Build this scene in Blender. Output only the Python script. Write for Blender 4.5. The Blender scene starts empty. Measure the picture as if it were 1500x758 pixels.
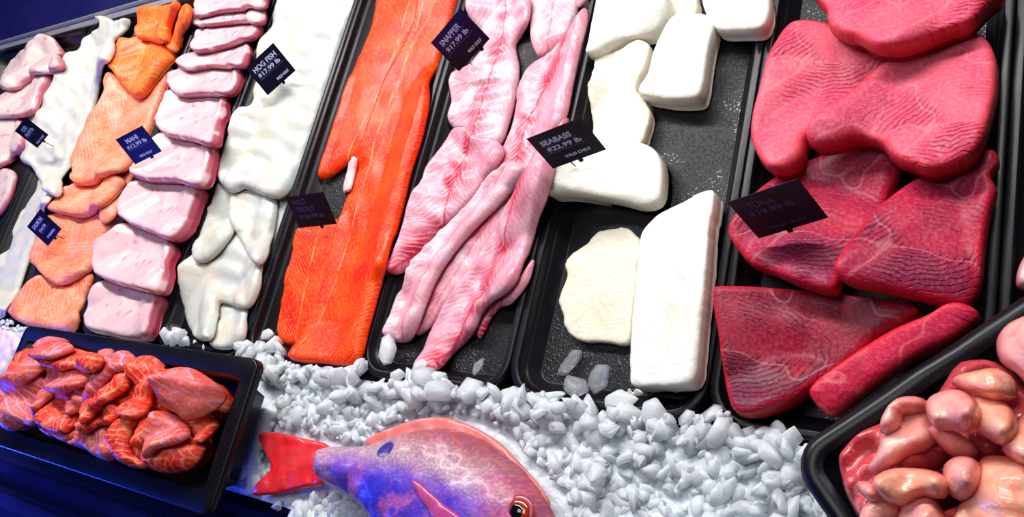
import bpy, bmesh, math, random
import numpy as np
from mathutils import Vector, Matrix
from mathutils.geometry import delaunay_2d_cdt

random.seed(7)
RNG = np.random.default_rng(7)
C = bpy.context.scene.collection

# ---------------------------------------------------------------- camera geometry
# Solved from the two vanishing points of the rows of trays: counter top is z = 0,
# x runs along the counter, y runs away from the customer.
F = 1203.0
CXP, CYP = 750.0, 379.0
HC = 0.76                                   # camera height above the tray rims
_d1 = np.array([964, -4001, F]); _d1 /= np.linalg.norm(_d1)
_d2 = np.array([-1689, -45, F]); _d2 /= np.linalg.norm(_d2)
_X = -_d2
_Z = np.cross(_d1, _d2); _Z /= np.linalg.norm(_Z)
_Y = np.cross(_Z, _X)
RC = np.array([_X, _Y, _Z])
EYE = np.array([0, 0, HC])

def pix(px, z):
    """counter-space point at height z seen at photo position px (array n x 2)"""
    px = np.asarray(px, float).reshape(-1, 2)
    z = np.broadcast_to(np.asarray(z, float), (len(px),))
    r = np.stack([(px[:, 0]-CXP)/F, (px[:, 1]-CYP)/F, np.ones(len(px))], 1) @ RC.T
    t = (z-HC)/r[:, 2]
    return EYE[:2] + r[:, :2]*t[:, None]

def proj(p):
    q = (np.asarray(p, float)-EYE) @ RC
    return np.stack([q[:, 0]/q[:, 2]*F+CXP, q[:, 1]/q[:, 2]*F+CYP], 1)

cam = bpy.data.cameras.new('camera'); camo = bpy.data.objects.new('camera', cam); C.objects.link(camo)
M4 = Matrix(((RC[0, 0], -RC[0, 1], -RC[0, 2], 0), (RC[1, 0], -RC[1, 1], -RC[1, 2], 0),
             (RC[2, 0], -RC[2, 1], -RC[2, 2], HC), (0, 0, 0, 1)))
camo.matrix_world = M4
cam.sensor_width = 36; cam.lens = F/1500*36; cam.clip_start = 0.01
bpy.context.scene.camera = camo

# ---------------------------------------------------------------- object helpers
def tag(o, label=None, cat=None, group=None, kind=None):
    if label: o['label'] = label
    if cat: o['category'] = cat
    if group: o['group'] = group
    if kind: o['kind'] = kind
    return o

def empty(name, loc, label=None, cat=None, group=None):
    o = bpy.data.objects.new(name, None); C.objects.link(o)
    o.location = loc; o.empty_display_size = 0.02
    return tag(o, label, cat, group)

def mesh_obj(name, V, Fc, mat, parent=None, origin=None, uv=None, smooth=True, attr=None):
    V = np.asarray(V, float)
    if origin is None:
        origin = np.array([V[:, 0].mean(), V[:, 1].mean(), V[:, 2].min()]) if parent is None else np.zeros(3)
    if parent is not None:
        origin = np.array(parent.location) if parent.parent is None else np.array(parent.parent.location)
    me = bpy.data.meshes.new(name)
    me.from_pydata((V-origin).tolist(), [], [list(map(int, f)) for f in Fc])
    me.validate()
    if smooth:
        me.polygons.foreach_set('use_smooth', [True]*len(me.polygons))
    if uv is not None:
        L = me.uv_layers.new(name='UVMap')
        vi = np.empty(len(me.loops), int); me.loops.foreach_get('vertex_index', vi)
        L.data.foreach_set('uv', np.asarray(uv, float)[vi].ravel())
    if attr:
        for k, a in attr.items():
            at = me.attributes.new(k, 'FLOAT', 'POINT'); at.data.foreach_set('value', np.asarray(a, float))
    me.materials.append(mat)
    o = bpy.data.objects.new(name, me); C.objects.link(o)
    if parent is not None: o.parent = parent
    else: o.location = origin
    me.update()
    return o

def bm_obj(name, bm, mat, parent=None, smooth=False):
    bm.normal_update()
    V = np.array([v.co[:] for v in bm.verts]); bm.verts.index_update()
    Fc = [[v.index for v in f.verts] for f in bm.faces]
    bm.free()
    return mesh_obj(name, V, Fc, mat, parent, smooth=smooth)

def box_bm(bm, x0, x1, y0, y1, z0, z1, bev=0.0):
    r = bmesh.ops.create_cube(bm, size=1.0, matrix=Matrix.Translation(((x0+x1)/2, (y0+y1)/2, (z0+z1)/2)) @ Matrix.Diagonal((x1-x0, y1-y0, z1-z0, 1)))
    if bev:
        es = list({e for v in r['verts'] for e in v.link_edges})
        bmesh.ops.bevel(bm, geom=es, offset=bev, segments=2, affect='EDGES')

# ---------------------------------------------------------------- height field: what lies on what
GX0, GX1, GY0, GY1, CELL = -2.75, 0.25, -0.45, 1.0, 0.0025
GNX, GNY = int((GX1-GX0)/CELL)+1, int((GY1-GY0)/CELL)+1
HM = np.full((GNX, GNY), -0.044)
HS = HM.copy()                              # trays, tubs and ice only

def grid_slice(x0, x1, y0, y1):
    i0 = max(0, int((x0-GX0)/CELL)); i1 = min(GNX, int((x1-GX0)/CELL)+2)
    j0 = max(0, int((y0-GY0)/CELL)); j1 = min(GNY, int((y1-GY0)/CELL)+2)
    xs = GX0+CELL*np.arange(i0, i1); ys = GY0+CELL*np.arange(j0, j1)
    return (slice(i0, i1), slice(j0, j1)), xs, ys

def limit_slope(h, k, n):
    h = h.copy(); a = k*CELL; b = a*1.414
    for _ in range(n):
        o = h.copy()
        h[1:] = np.maximum(h[1:], o[:-1]-a); h[:-1] = np.maximum(h[:-1], o[1:]-a)
        h[:, 1:] = np.maximum(h[:, 1:], o[:, :-1]-a); h[:, :-1] = np.maximum(h[:, :-1], o[:, 1:]-a)
        h[1:, 1:] = np.maximum(h[1:, 1:], o[:-1, :-1]-b); h[:-1, :-1] = np.maximum(h[:-1, :-1], o[1:, 1:]-b)
        h[1:, :-1] = np.maximum(h[1:, :-1], o[:-1, 1:]-b); h[:-1, 1:] = np.maximum(h[:-1, 1:], o[1:, :-1]-b)
    return h

def dil(h):
    o = h.copy()
    for a in (-1, 0, 1):
        for b in (-1, 0, 1):
            o = np.maximum(o, np.roll(np.roll(h, a, 0), b, 1))
    return o

def bilerp(h, xs, ys, p):
    fx = np.clip((p[:, 0]-xs[0])/CELL, 0, len(xs)-1.001); fy = np.clip((p[:, 1]-ys[0])/CELL, 0, len(ys)-1.001)
    i = fx.astype(int); j = fy.astype(int); u = fx-i; v = fy-j
    return (h[i, j]*(1-u)*(1-v)+h[i+1, j]*u*(1-v)+h[i, j+1]*(1-u)*v+h[i+1, j+1]*u*v)

def sdf(p, poly):
    """positive inside"""
    a = poly; b = np.roll(poly, -1, 0); out = np.empty(len(p))
    for s in range(0, len(p), 4000):
        q = p[s:s+4000]
        ab = b-a; ap = q[:, None]-a[None]
        t = np.clip((ap*ab).sum(2)/np.maximum((ab*ab).sum(1), 1e-14), 0, 1)
        d = np.sqrt((((ap-t[..., None]*ab)**2).sum(2)).min(1))
        y = q[:, 1][:, None]
        cr = ((a[:, 1] <= y) != (b[:, 1] <= y))
        with np.errstate(divide='ignore', invalid='ignore'):
            xi = a[:, 0]+(y-a[:, 1])/(b[:, 1]-a[:, 1])*(b[:, 0]-a[:, 0])
        ins = ((cr & (q[:, 0][:, None] < xi)).sum(1) % 2) == 1
        out[s:s+4000] = np.where(ins, d, -d)
    return out

def catmull(P, n=6):
    P = np.asarray(P, float); N = len(P); out = []
    for i in range(N):
        p0, p1, p2, p3 = P[i-1], P[i], P[(i+1) % N], P[(i+2) % N]
        t0 = 0; t1 = t0+max(np.linalg.norm(p1-p0), 1e-6)**.5; t2 = t1+max(np.linalg.norm(p2-p1), 1e-6)**.5; t3 = t2+max(np.linalg.norm(p3-p2), 1e-6)**.5
        for t in np.linspace(t1, t2, n, endpoint=False):
            A1 = (t1-t)/(t1-t0)*p0+(t-t0)/(t1-t0)*p1; A2 = (t2-t)/(t2-t1)*p1+(t-t1)/(t2-t1)*p2; A3 = (t3-t)/(t3-t2)*p2+(t-t2)/(t3-t2)*p3
            B1 = (t2-t)/(t2-t0)*A1+(t-t0)/(t2-t0)*A2; B2 = (t3-t)/(t3-t1)*A2+(t-t1)/(t3-t1)*A3
            out.append((t2-t)/(t2-t1)*B1+(t-t1)/(t2-t1)*B2)
    return np.array(out)

def resample(P, step):
    Q = np.vstack([P, P[:1]]); s = np.r_[0, np.cumsum(np.linalg.norm(np.diff(Q, axis=0), axis=1))]
    n = max(8, int(round(s[-1]/step))); u = np.linspace(0, s[-1], n, endpoint=False)
    return np.stack([np.interp(u, s, Q[:, 0]), np.interp(u, s, Q[:, 1])], 1)

def wob(p, scale, seed, n=7):
    """smooth pseudo-noise in [-1, 1]"""
    r = np.random.default_rng(seed); o = np.zeros(len(p))
    for k in range(n):
        th = r.uniform(0, 2*math.pi); f = 2*math.pi/scale*r.uniform(.5, 1.7)
        o += np.sin(f*(p[:, 0]*math.cos(th)+p[:, 1]*math.sin(th))+r.uniform(0, 6.28))
    return np.clip(o/n*1.6, -1, 1)

def spine_coords(p, sp):
    s0 = 0; best = np.full(len(p), 1e9); S = np.zeros(len(p)); T = np.zeros(len(p))
    for k in range(len(sp)-1):
        a, b = sp[k], sp[k+1]; ab = b-a; L = np.linalg.norm(ab); d = ab/L; nrm = np.array([-d[1], d[0]])
        tt = (p-a)@d
        tc = tt.copy()
        if k > 0: tc = np.maximum(tc, 0)
        if k < len(sp)-2: tc = np.minimum(tc, L)
        q = a+tc[:, None]*d; dist = np.linalg.norm(p-q, axis=1); m = dist < best
        best[m] = dist[m]; S[m] = (s0+tc)[m]; T[m] = (np.sign((p-a)@nrm)*dist)[m]; s0 += L
    return np.stack([S, T], 1)

_seed = [100]
def slab(name, outline, H, mat, e=0.5, r=None, crown=0.0, spine=None, center=None, k=0.7, nse=0.0, nscale=0.05,
         jag=0.0, step=0.004, smooth=6, parent=None, lift=0.0, bulge=0.05, under=0.2, pocket=None, foldp=None, margin=-0.003, zstart=None, register=True, zref=None):
    """A piece of flesh with its own thickness: its outline in the photo is taken to the height of its own top edge,
    its underside follows whatever it lies on."""
    global HM
    _seed[0] += 1; sd = _seed[0]
    if r is None: r = H
    px = catmull(outline, smooth) if smooth > 1 else np.asarray(outline, float)
    z = np.full(len(px), zref if zref is not None else (zstart if zstart is not None else -0.028+e*H))
    for it in range(6 if zstart is None else 9):
        P = pix(px, z)
        if zref is not None: break
        sl, xs, ys = grid_slice(P[:, 0].min()-.03, P[:, 0].max()+.03, P[:, 1].min()-.03, P[:, 1].max()+.03)
        r0 = sdf(np.stack(np.meshgrid(xs, ys, indexing='ij'), -1).reshape(-1, 2), resample(P, .006)).reshape(len(xs), len(ys))
        hh = limit_slope(np.maximum(np.where(r0 > margin, dil(HM[sl]), HM[sl].min()), np.where(r0 > -.003, dil(HS[sl]), -1)), k, min(70, int(.045/(k*CELL))+2))
        z = 0.5*z+0.5*(bilerp(hh, xs, ys, P)+lift+e*H)
    if zref is None: P = pix(px, z)
    if zref is not None:
        sl, xs, ys = grid_slice(P[:, 0].min()-.03, P[:, 0].max()+.03, P[:, 1].min()-.03, P[:, 1].max()+.03)
    area = 0.5*np.sum(P[:, 0]*np.roll(P[:, 1], -1)-np.roll(P[:, 0], -1)*P[:, 1])
    if area < 0: P = P[::-1]
    P = resample(P, step)
    tn = np.roll(P, -1, 0)-np.roll(P, 1, 0); tn /= np.maximum(np.linalg.norm(tn, axis=1), 1e-9)[:, None]
    nrm = np.stack([tn[:, 1], -tn[:, 0]], 1)
    if jag:
        s = np.arange(len(P))
        P = P+nrm*(jag*wob(np.stack([s*step, 0*s], 1), 0.014, sd, 9))[:, None]
        P = resample(P, step)
        tn = np.roll(P, -1, 0)-np.roll(P, 1, 0); tn /= np.maximum(np.linalg.norm(tn, axis=1), 1e-9)[:, None]
        nrm = np.stack([tn[:, 1], -tn[:, 0]], 1)
    # base the piece rests on
    rr = sdf(np.stack(np.meshgrid(xs, ys, indexing='ij'), -1).reshape(-1, 2), P).reshape(len(xs), len(ys))
    h0 = HM[sl]
    foot = np.maximum(np.where(rr > margin, dil(h0), h0.min()), np.where(rr > -.003, dil(HS[sl]), -1))           # only what is under the piece carries it
    hh = limit_slope(foot, k, min(70, int(.045/(k*CELL))+2))
    # interior points
    inner = []
    for fr in (0.12, 0.35, 0.7):
        if fr*r > 0.25*step:
            q = P-nrm*(fr*r); dq = sdf(q, P); inner.append(q[dq > fr*r*0.85][::1])
    gx = np.arange(P[:, 0].min(), P[:, 0].max(), step*1.05); gy = np.arange(P[:, 1].min(), P[:, 1].max(), step*0.91)
    G = np.stack(np.meshgrid(gx, gy, indexing='ij'), -1); G[:, ::2, 0] += step*0.5
    G = G.reshape(-1, 2); dg = sdf(G, P); G = G[dg > min(0.8*r, 1.0*step)+0.2*step]
    pts = np.vstack([P]+inner+[G]); n = len(P)
    vc, ed, fc, ov, oe, of = delaunay_2d_cdt([Vector(p) for p in pts], [(i, (i+1) % n) for i in range(n)], [list(range(n))], 1, 1e-6)
    Q = np.array([v[:] for v in vc]); bmap = {}
    for i, o in enumerate(ov):
        for w in o:
            if w < n: bmap[w] = i
    ring = [bmap[i] for i in range(n)]
    tri = [f if np.cross(Q[f[1]]-Q[f[0]], Q[f[2]]-Q[f[0]]) > 0 else f[::-1] for f in fc]
    d = np.maximum(sdf(Q, P), 0); isb = np.zeros(len(Q), bool); isb[ring] = True; d[isb] = 0
    dm = max(d.max(), 1e-6)
    base = bilerp(hh, xs, ys, Q)+0.0007+lift
    x = np.clip(d/r, 0, 1)
    prof = e+(1-e)*np.sqrt(np.maximum(0, 1-(1-x)**2))+crown*(1-(1-np.clip(d/dm, 0, 1))**2)
    hgt = H*prof
    if nse: hgt = hgt*(1+nse*wob(Q, nscale, sd+5000)*(0.35+0.65*x))
    if foldp is not None: hgt = foldp(Q, hgt, d, H)
    hgt = np.maximum(hgt, 0.0015)
    top = np.column_stack([Q, base+hgt])
    nm = np.zeros((len(Q), 2)); nm[ring] = nrm[:len(ring)]
    ins = np.minimum(under*H, 0.35*dm)
    Bq = Q-nm*ins
    bot = np.column_stack([Bq, base])
    mid = np.column_stack([P+nrm*bulge*H, base[ring]+0.5*hgt[ring]])
    V = np.vstack([top, mid, bot]); o1 = len(top); o2 = o1+len(mid)
    Fc = [tuple(t) for t in tri]+[tuple(o2+i for i in t[::-1]) for t in tri]
    for i in range(n):
        j = (i+1) % n
        Fc.append((ring[j], ring[i], o1+i, o1+j)); Fc.append((o1+j, o1+i, o2+ring[i], o2+ring[j]))
    # texture coordinates in metres along the grain
    zt = float(np.median(top[:, 2]))
    if spine is not None:
        sp = pix(spine, zt)
        if len(sp) > 2:                     # round off the bends of the grain line
            ext = np.vstack([2*sp[0]-sp[1], sp, 2*sp[-1]-sp[-2]]); sp = np.vstack([catmull(ext, 7)[7:-14], sp[-1:]])
        uvq = spine_coords(Q, sp)
    else:
        c0 = pix([center], zt)[0] if center is not None else P.mean(0)
        uvq = Q-c0
    uv = np.vstack([uvq, uvq[ring]+nrm*0.0, uvq])
    att = np.concatenate([d, np.zeros(n), np.zeros(len(Q))])
    sid = np.concatenate([np.zeros(len(Q)), np.ones(n), np.ones(len(Q))])
    o = mesh_obj(name, V, Fc, mat, parent, uv=uv, attr={'rim_distance': att, 'cut_side': sid})
    if register:
        dd = np.maximum(rr, 0); xx = np.clip(dd/r, 0, 1)
        pf = e+(1-e)*np.sqrt(np.maximum(0, 1-(1-xx)**2))+crown*(1-(1-np.clip(dd/dm, 0, 1))**2)
        tt = hh+0.0007+lift+H*pf*(1+nse)
        HM[sl] = np.where(rr > -0.001-bulge*H, np.maximum(h0, tt), h0)
    return o

def piece(name, cat, label, group, outline, H, mat, **kw):
    o = slab(name, outline, H, mat, **kw)
    return tag(o, label, cat, group)
# ---------------------------------------------------------------- materials
def lin(r, g, b):
    f = lambda c: (c/255/12.92) if c/255 <= .04045 else ((c/255+.055)/1.055)**2.4
    return (f(r), f(g), f(b), 1)

class NB:
    def __init__(s, name):
        s.m = bpy.data.materials.new(name); s.m.use_nodes = True
        s.t = s.m.node_tree; s.t.nodes.clear()
        s.out = s.t.nodes.new('ShaderNodeOutputMaterial')
        s.b = s.t.nodes.new('ShaderNodeBsdfPrincipled'); s.t.links.new(s.b.outputs[0], s.out.inputs[0])
    def put(s, sock, v):
        if hasattr(v, 'is_output'): s.t.links.new(v, sock)
        elif v is not None:
            sock.default_value = v
    def set(s, **k):
        names = dict(color='Base Color', rough='Roughness', metal='Metallic', spec='Specular IOR Level', coat='Coat Weight', coatr='Coat Roughness',
                     sss='Subsurface Weight', sssr='Subsurface Radius', ssss='Subsurface Scale', trans='Transmission Weight', ior='IOR', normal='Normal',
                     em='Emission Color', ems='Emission Strength', sheen='Sheen Weight')
        for a, v in k.items(): s.put(s.b.inputs[names[a]], v)
        return s
    def math(s, op, a, b=None, c=None, clamp=False):
        n = s.t.nodes.new('ShaderNodeMath'); n.operation = op; n.use_clamp = clamp
        for i, v in enumerate((a, b, c)):
            if v is not None: s.put(n.inputs[i], v)
        return n.outputs[0]
    def uv(s):
        n = s.t.nodes.new('ShaderNodeUVMap'); n.uv_map = 'UVMap'
        q = s.t.nodes.new('ShaderNodeSeparateXYZ'); s.t.links.new(n.outputs[0], q.inputs[0])
        return n.outputs[0], q.outputs[0], q.outputs[1]
    def obj(s):
        n = s.t.nodes.new('ShaderNodeTexCoord'); return n.outputs['Object']
    def geo(s):
        n = s.t.nodes.new('ShaderNodeNewGeometry'); return n.outputs['Position']
    def attr(s, name):
        n = s.t.nodes.new('ShaderNodeAttribute'); n.attribute_name = name; return n.outputs['Fac']
    def noise(s, vec, scale, detail=3, rough=.55, dist=0, out=0):
        n = s.t.nodes.new('ShaderNodeTexNoise'); s.put(n.inputs['Vector'], vec); n.inputs['Scale'].default_value = scale
        n.inputs['Detail'].default_value = detail; n.inputs['Roughness'].default_value = rough; n.inputs['Distortion'].default_value = dist
        return n.outputs[out]
    def vor(s, vec, scale, feat='F1', rand=1):
        n = s.t.nodes.new('ShaderNodeTexVoronoi'); n.feature = feat; s.put(n.inputs['Vector'], vec); n.inputs['Scale'].default_value = scale
        n.inputs['Randomness'].default_value = rand
        return n.outputs['Distance']
    def ss(s, x, a, b):
        n = s.t.nodes.new('ShaderNodeMapRange'); n.interpolation_type = 'SMOOTHSTEP'
        s.put(n.inputs[0], x); n.inputs[1].default_value = a; n.inputs[2].default_value = b
        return n.outputs[0]
    def ramp(s, x, stops):
        n = s.t.nodes.new('ShaderNodeValToRGB'); s.put(n.inputs[0], x); e = n.color_ramp.elements
        while len(e) < len(stops): e.new(0.5)
        for i, (p, c) in enumerate(stops): e[i].position = p; e[i].color = c
        return n.outputs[0]
    def mix(s, f, a, b, mode='MIX'):
        n = s.t.nodes.new('ShaderNodeMix'); n.data_type = 'RGBA'; n.blend_type = mode
        s.put(n.inputs[0], f); s.put(n.inputs[6], a); s.put(n.inputs[7], b)
        return n.outputs[2]
    def comb(s, x, y, z=0.0):
        n = s.t.nodes.new('ShaderNodeCombineXYZ')
        for i, v in enumerate((x, y, z)): s.put(n.inputs[i], v)
        return n.outputs[0]
    def bump(s, h, strength=.3, dist=.002):
        n = s.t.nodes.new('ShaderNodeBump'); s.put(n.inputs['Height'], h); n.inputs['Strength'].default_value = strength; n.inputs['Distance'].default_value = dist
        return n.outputs[0]

def plastic(name, col, rough=.32, nz=.15, scale=60):
    s = NB(name); o = s.geo()
    n = s.noise(o, scale, 4); n2 = s.noise(o, 9, 3)
    s.set(color=s.mix(s.math('MULTIPLY', n2, .5), col, tuple(min(1, c*1.8+.004) for c in col[:3])+(1,)), rough=s.math('MULTIPLY_ADD', n2, .25, rough-.12),
          spec=.26, normal=s.bump(n, nz, .001))
    return s.m

M = {}
M['tray'] = plastic('black_tray_plastic', lin(9, 8, 15), .34)
# wet floor of the tray: drips that catch the strip light
s = NB('wet_tray_floor'); o = s.geo()
n = s.noise(o, 170, 5, .7); n2 = s.noise(o, 34, 4, .65); n3 = s.noise(o, 7, 3); drop = s.ss(s.noise(o, 330, 2, .5), .52, .62)
wet = s.ss(s.math('ADD', n3, s.math('MULTIPLY', n2, .4)), .62, .78)
s.set(color=s.mix(n3, lin(7, 7, 12), lin(20, 19, 26)), rough=s.math('MULTIPLY_ADD', s.math('MULTIPLY', drop, wet), -.36, .46), spec=s.math('MULTIPLY_ADD', s.math('MULTIPLY', drop, wet), .6, .25),
      normal=s.bump(s.math('ADD', s.math('MULTIPLY', n, .5), s.math('MULTIPLY', drop, .8)), .4, .0012))
M['tray_floor'] = s.m
M['tub'] = plastic('black_tub_plastic', lin(7, 7, 14), .30, .25, 35)
M['ledge'] = plastic('dark_blue_ledge_plastic', lin(8, 10, 66), .30, .2, 30)
M['navy'] = plastic('navy_case_panel', lin(6, 5, 66), .5, .05)
s = NB('brushed_steel'); o = s.geo(); q = s.noise(o, 40, 4)
s.set(color=lin(175, 175, 185), metal=.7, rough=s.math('MULTIPLY_ADD', q, .3, .25)); M['steel'] = s.m
s = NB('stainless_well'); s.set(color=lin(40, 40, 55), metal=.3, rough=.5); M['well'] = s.m

def tuna(name, a, b, dk, rings=.007, pale=.30):
    s = NB(name); vec, u, v = s.uv(); rim = s.attr('rim_distance'); side = s.attr('cut_side')
    nz = s.noise(vec, 30, 5, .65); nz2 = s.noise(vec, 11, 3); fine = s.noise(vec, 260, 3)
    vv = s.math('MULTIPLY', v, 1.5)
    r = s.math('SQRT', s.math('ADD', s.math('MULTIPLY', u, u), s.math('MULTIPLY', vv, vv)))
    rr = s.math('ADD', s.math('MULTIPLY', nz, .022), r)
    rr = s.math('ADD', s.math('MULTIPLY', nz2, .05), rr)
    w = s.math('SINE', s.math('MULTIPLY', rr, 6.2832/rings))
    w2 = s.math('SINE', s.math('MULTIPLY', rr, 6.2832/rings*2.7))
    mask = s.math('MULTIPLY', s.ss(s.noise(vec, 19, 3), .43, .60), s.ss(r, .115, .05))
    line = s.math('MULTIPLY', s.ss(w, .45, 1), mask)
    hair = s.math('MULTIPLY', s.ss(w2, .0, 1), s.ss(s.noise(vec, 24, 4), .40, .62))
    base = s.mix(s.ss(nz2, .35, .66), a, b)
    base = s.mix(s.math('MULTIPLY', s.ss(fine, .42, .72), pale), base, lin(236, 156, 170))
    base = s.mix(s.math('MULTIPLY', hair, .34), base, dk)
    col = s.mix(s.math('MULTIPLY', line, .72), base, dk)
    blot = s.ss(s.noise(vec, 26, 5, .7), .58, .70)
    col = s.mix(s.math('MULTIPLY', blot, .55), col, lin(196, 14, 38))
    sin_ = s.math('MULTIPLY', s.ss(s.math('ABSOLUTE', s.math('SUBTRACT', s.noise(vec, 9, 2), .5)), .008, .001), .22)
    col = s.mix(sin_, col, lin(244, 170, 170))
    col = s.mix(s.math('MULTIPLY', s.ss(rim, .008, .0), .6), col, lin(216, 30, 44))
    col = s.mix(s.math('MULTIPLY', side, .85), col, lin(176, 6, 14))  # shade of the side faces painted in as a darker red
    h = s.math('ADD', s.math('MULTIPLY', line, -.8), s.math('ADD', s.math('MULTIPLY', fine, .5), s.math('MULTIPLY', nz, .9)))
    s.set(color=col, rough=.42, spec=.22, sss=.10, sssr=(.02, .005, .004), ssss=.3, coat=.04, coatr=.2, normal=s.bump(h, .6, .0022))
    return s.m
M['tuna'] = tuna('tuna_flesh', lin(226, 96, 116), lin(206, 66, 100), lin(128, 10, 42))
M['tuna_dark'] = tuna('tuna_dark_flesh', lin(178, 22, 60), lin(138, 28, 72), lin(66, 4, 26), .0066, .14)
M['tuna_front'] = tuna('tuna_front_flesh', lin(150, 12, 46), lin(104, 20, 56), lin(50, 3, 22), .0066, .10)
M['tuna_red'] = tuna('tuna_red_flesh', lin(206, 22, 58), lin(188, 34, 78), lin(130, 6, 30), .009, .14)

def orange(name, base, light, dark, line_amt=.5, spec=.5, wl=.0062, slant=1.1):
    s = NB(name); vec, u, v = s.uv()
    rim = s.attr('rim_distance'); side = s.attr('cut_side')
    nz = s.noise(vec, 22, 4, .6); fine = s.noise(vec, 190, 3, .6)
    av = s.math('ABSOLUTE', v)
    ph = s.math('ADD', s.math('MULTIPLY', av, slant), u); ph = s.math('ADD', ph, s.math('MULTIPLY', nz, .02))
    w = s.math('SINE', s.math('MULTIPLY', ph, 6.2832/wl))
    ln = s.math('MULTIPLY', s.ss(w, .2, 1), s.ss(s.noise(vec, 16, 3), .42, .62))
    col = s.mix(s.ss(nz, .36, .66), base, dark)
    col = s.mix(s.math('MULTIPLY', ln, line_amt), col, light)
    speck = s.ss(fine, .50, .66)
    col = s.mix(s.math('MULTIPLY', speck, .55), col, light)
    col = s.mix(s.math('MULTIPLY', s.ss(s.noise(vec, 130, 3, .6), .56, .68), .5), col, dark)
    fat = s.math('MULTIPLY', s.ss(av, .0022, .0006), s.ss(s.noise(vec, 30, 2), .40, .6))
    col = s.mix(s.math('MULTIPLY', fat, .6), col, lin(255, 170, 120))
    col = s.mix(s.math('MULTIPLY', side, .7), col, dark)
    h = s.math('ADD', s.math('MULTIPLY', ln, .7), s.math('MULTIPLY', fine, .6))
    s.set(color=col, rough=.42, spec=.3, sss=.1, sssr=(.02, .006, .003), ssss=.3, coat=.08, coatr=.2, normal=s.bump(s.math('ADD', h, nz), .5, .002))
    return s.m
M['trout'] = orange('red_orange_fillet', lin(255, 66, 4), lin(255, 122, 30), lin(250, 22, 2), .5)
M['salmon'] = orange('pale_salmon', lin(248, 150, 122), lin(250, 184, 166), lin(248, 120, 72), .5, wl=.011)
M['salmon_deep'] = orange('deep_salmon', lin(255, 128, 48), lin(255, 160, 96), lin(250, 84, 16), .35, wl=.011)
M['chunk'] = orange('salmon_trimming', lin(234, 74, 40), lin(244, 150, 126), lin(204, 26, 18), .6, wl=.008, slant=.5)
M['chunk_pale'] = orange('pale_salmon_trimming', lin(216, 104, 92), lin(206, 150, 190), lin(206, 62, 52), .8, wl=.010, slant=.3)  # violet in the light tone paints in the blue cast over the tub

def snapper(name, base, pale, red, amt=1.0):
    s = NB(name); vec, u, v = s.uv()
    nz = s.noise(vec, 24, 4, .6); fine = s.noise(vec, 210, 3); side = s.attr('cut_side')
    av = s.math('ABSOLUTE', v)
    ph = s.math('ADD', s.math('MULTIPLY', av, -1.15), u); ph = s.math('ADD', ph, s.math('MULTIPLY', nz, .045))
    w = s.math('SINE', s.math('MULTIPLY', ph, 6.2832/.0105))
    near = s.ss(s.math('ADD', av, s.math('MULTIPLY', nz, .016)), .034, .013)
    blood = s.math('MULTIPLY', near, s.ss(s.noise(vec, 17, 2), .36, .6))
    col = s.mix(s.ss(nz, .4, .64), base, pale)
    col = s.mix(s.math('MULTIPLY', blood, .8*amt), col, red)
    lines = s.math('MULTIPLY', s.ss(w, .35, .95), s.math('MULTIPLY_ADD', near, .6, .16))
    col = s.mix(s.math('MULTIPLY', lines, .6), col, lin(240, 180, 196))
    col = s.mix(s.math('MULTIPLY', s.ss(av, .0030, .0004), .7*amt), col, lin(196, 20, 62))
    col = s.mix(s.math('MULTIPLY', side, .4), col, red)
    h = s.math('ADD', s.math('MULTIPLY', w, .14), s.math('MULTIPLY', fine, .6))
    s.set(color=col, rough=.36, spec=.4, sss=.12, sssr=(.02, .007, .006), ssss=.3, coat=.15, coatr=.2, normal=s.bump(s.math('ADD', h, nz), .5, .002))
    return s.m
M['snapper'] = snapper('snapper_flesh', lin(220, 158, 174), lin(222, 186, 200), lin(204, 36, 82))
M['snapper_red'] = snapper('snapper_red_flesh', lin(222, 140, 160), lin(222, 172, 188), lin(196, 14, 60), 1.2)
M['snapper_pale'] = snapper('snapper_pale_flesh', lin(224, 166, 180), lin(224, 190, 202), lin(220, 90, 118), .6)

def white(name, a, b, pink=.2, yel=.3, bmp=.3, rough=.38, sidec=None):
    s = NB(name); vec, u, v = s.uv()
    nz = s.noise(vec, 13, 4, .6); n2 = s.noise(vec, 19, 3, .6, .4); fine = s.noise(vec, 150, 4, .6); side = s.attr('cut_side')
    col = s.mix(s.ss(nz, .35, .68), a, b)
    col = s.mix(s.math('MULTIPLY', s.ss(n2, .54, .72), yel), col, lin(232, 208, 158))
    col = s.mix(s.math('MULTIPLY', s.ss(s.noise(vec, 21, 3, .7), .56, .68), pink), col, lin(226, 150, 140))
    if sidec: col = s.mix(s.math('MULTIPLY', side, .7), col, sidec)
    ph = s.math('SINE', s.math('MULTIPLY', s.math('ADD', v, s.math('MULTIPLY', nz, .03)), 6.2832/.012))
    h = s.math('ADD', s.math('MULTIPLY', fine, .6), s.math('MULTIPLY', s.noise(vec, 34, 4, .6), 1.6))
    s.set(color=col, rough=rough, spec=.45, sss=.2, sssr=(.012, .010, .008), ssss=.5, coat=.15, coatr=.25, normal=s.bump(h, bmp+.15, .0030))
    return s.m
M['hogfish'] = white('hogfish_flesh', lin(190, 196, 194), lin(194, 192, 180), .30, .25, .2)
M['cod'] = white('white_fillet_flesh', lin(204, 202, 200), lin(206, 203, 190), .15, .25, .2)
M['seabass'] = white('seabass_flesh', lin(228, 228, 221), lin(229, 227, 213), .03, .22, .35, sidec=lin(244, 238, 220))
M['seabass_cream'] = white('cream_seabass_flesh', lin(224, 218, 200), lin(222, 214, 192), .10, .3, .45, sidec=lin(238, 220, 196))
M['skin'] = white('pale_fish_skin', lin(228, 200, 204), lin(232, 214, 214), .5, .1)

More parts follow.
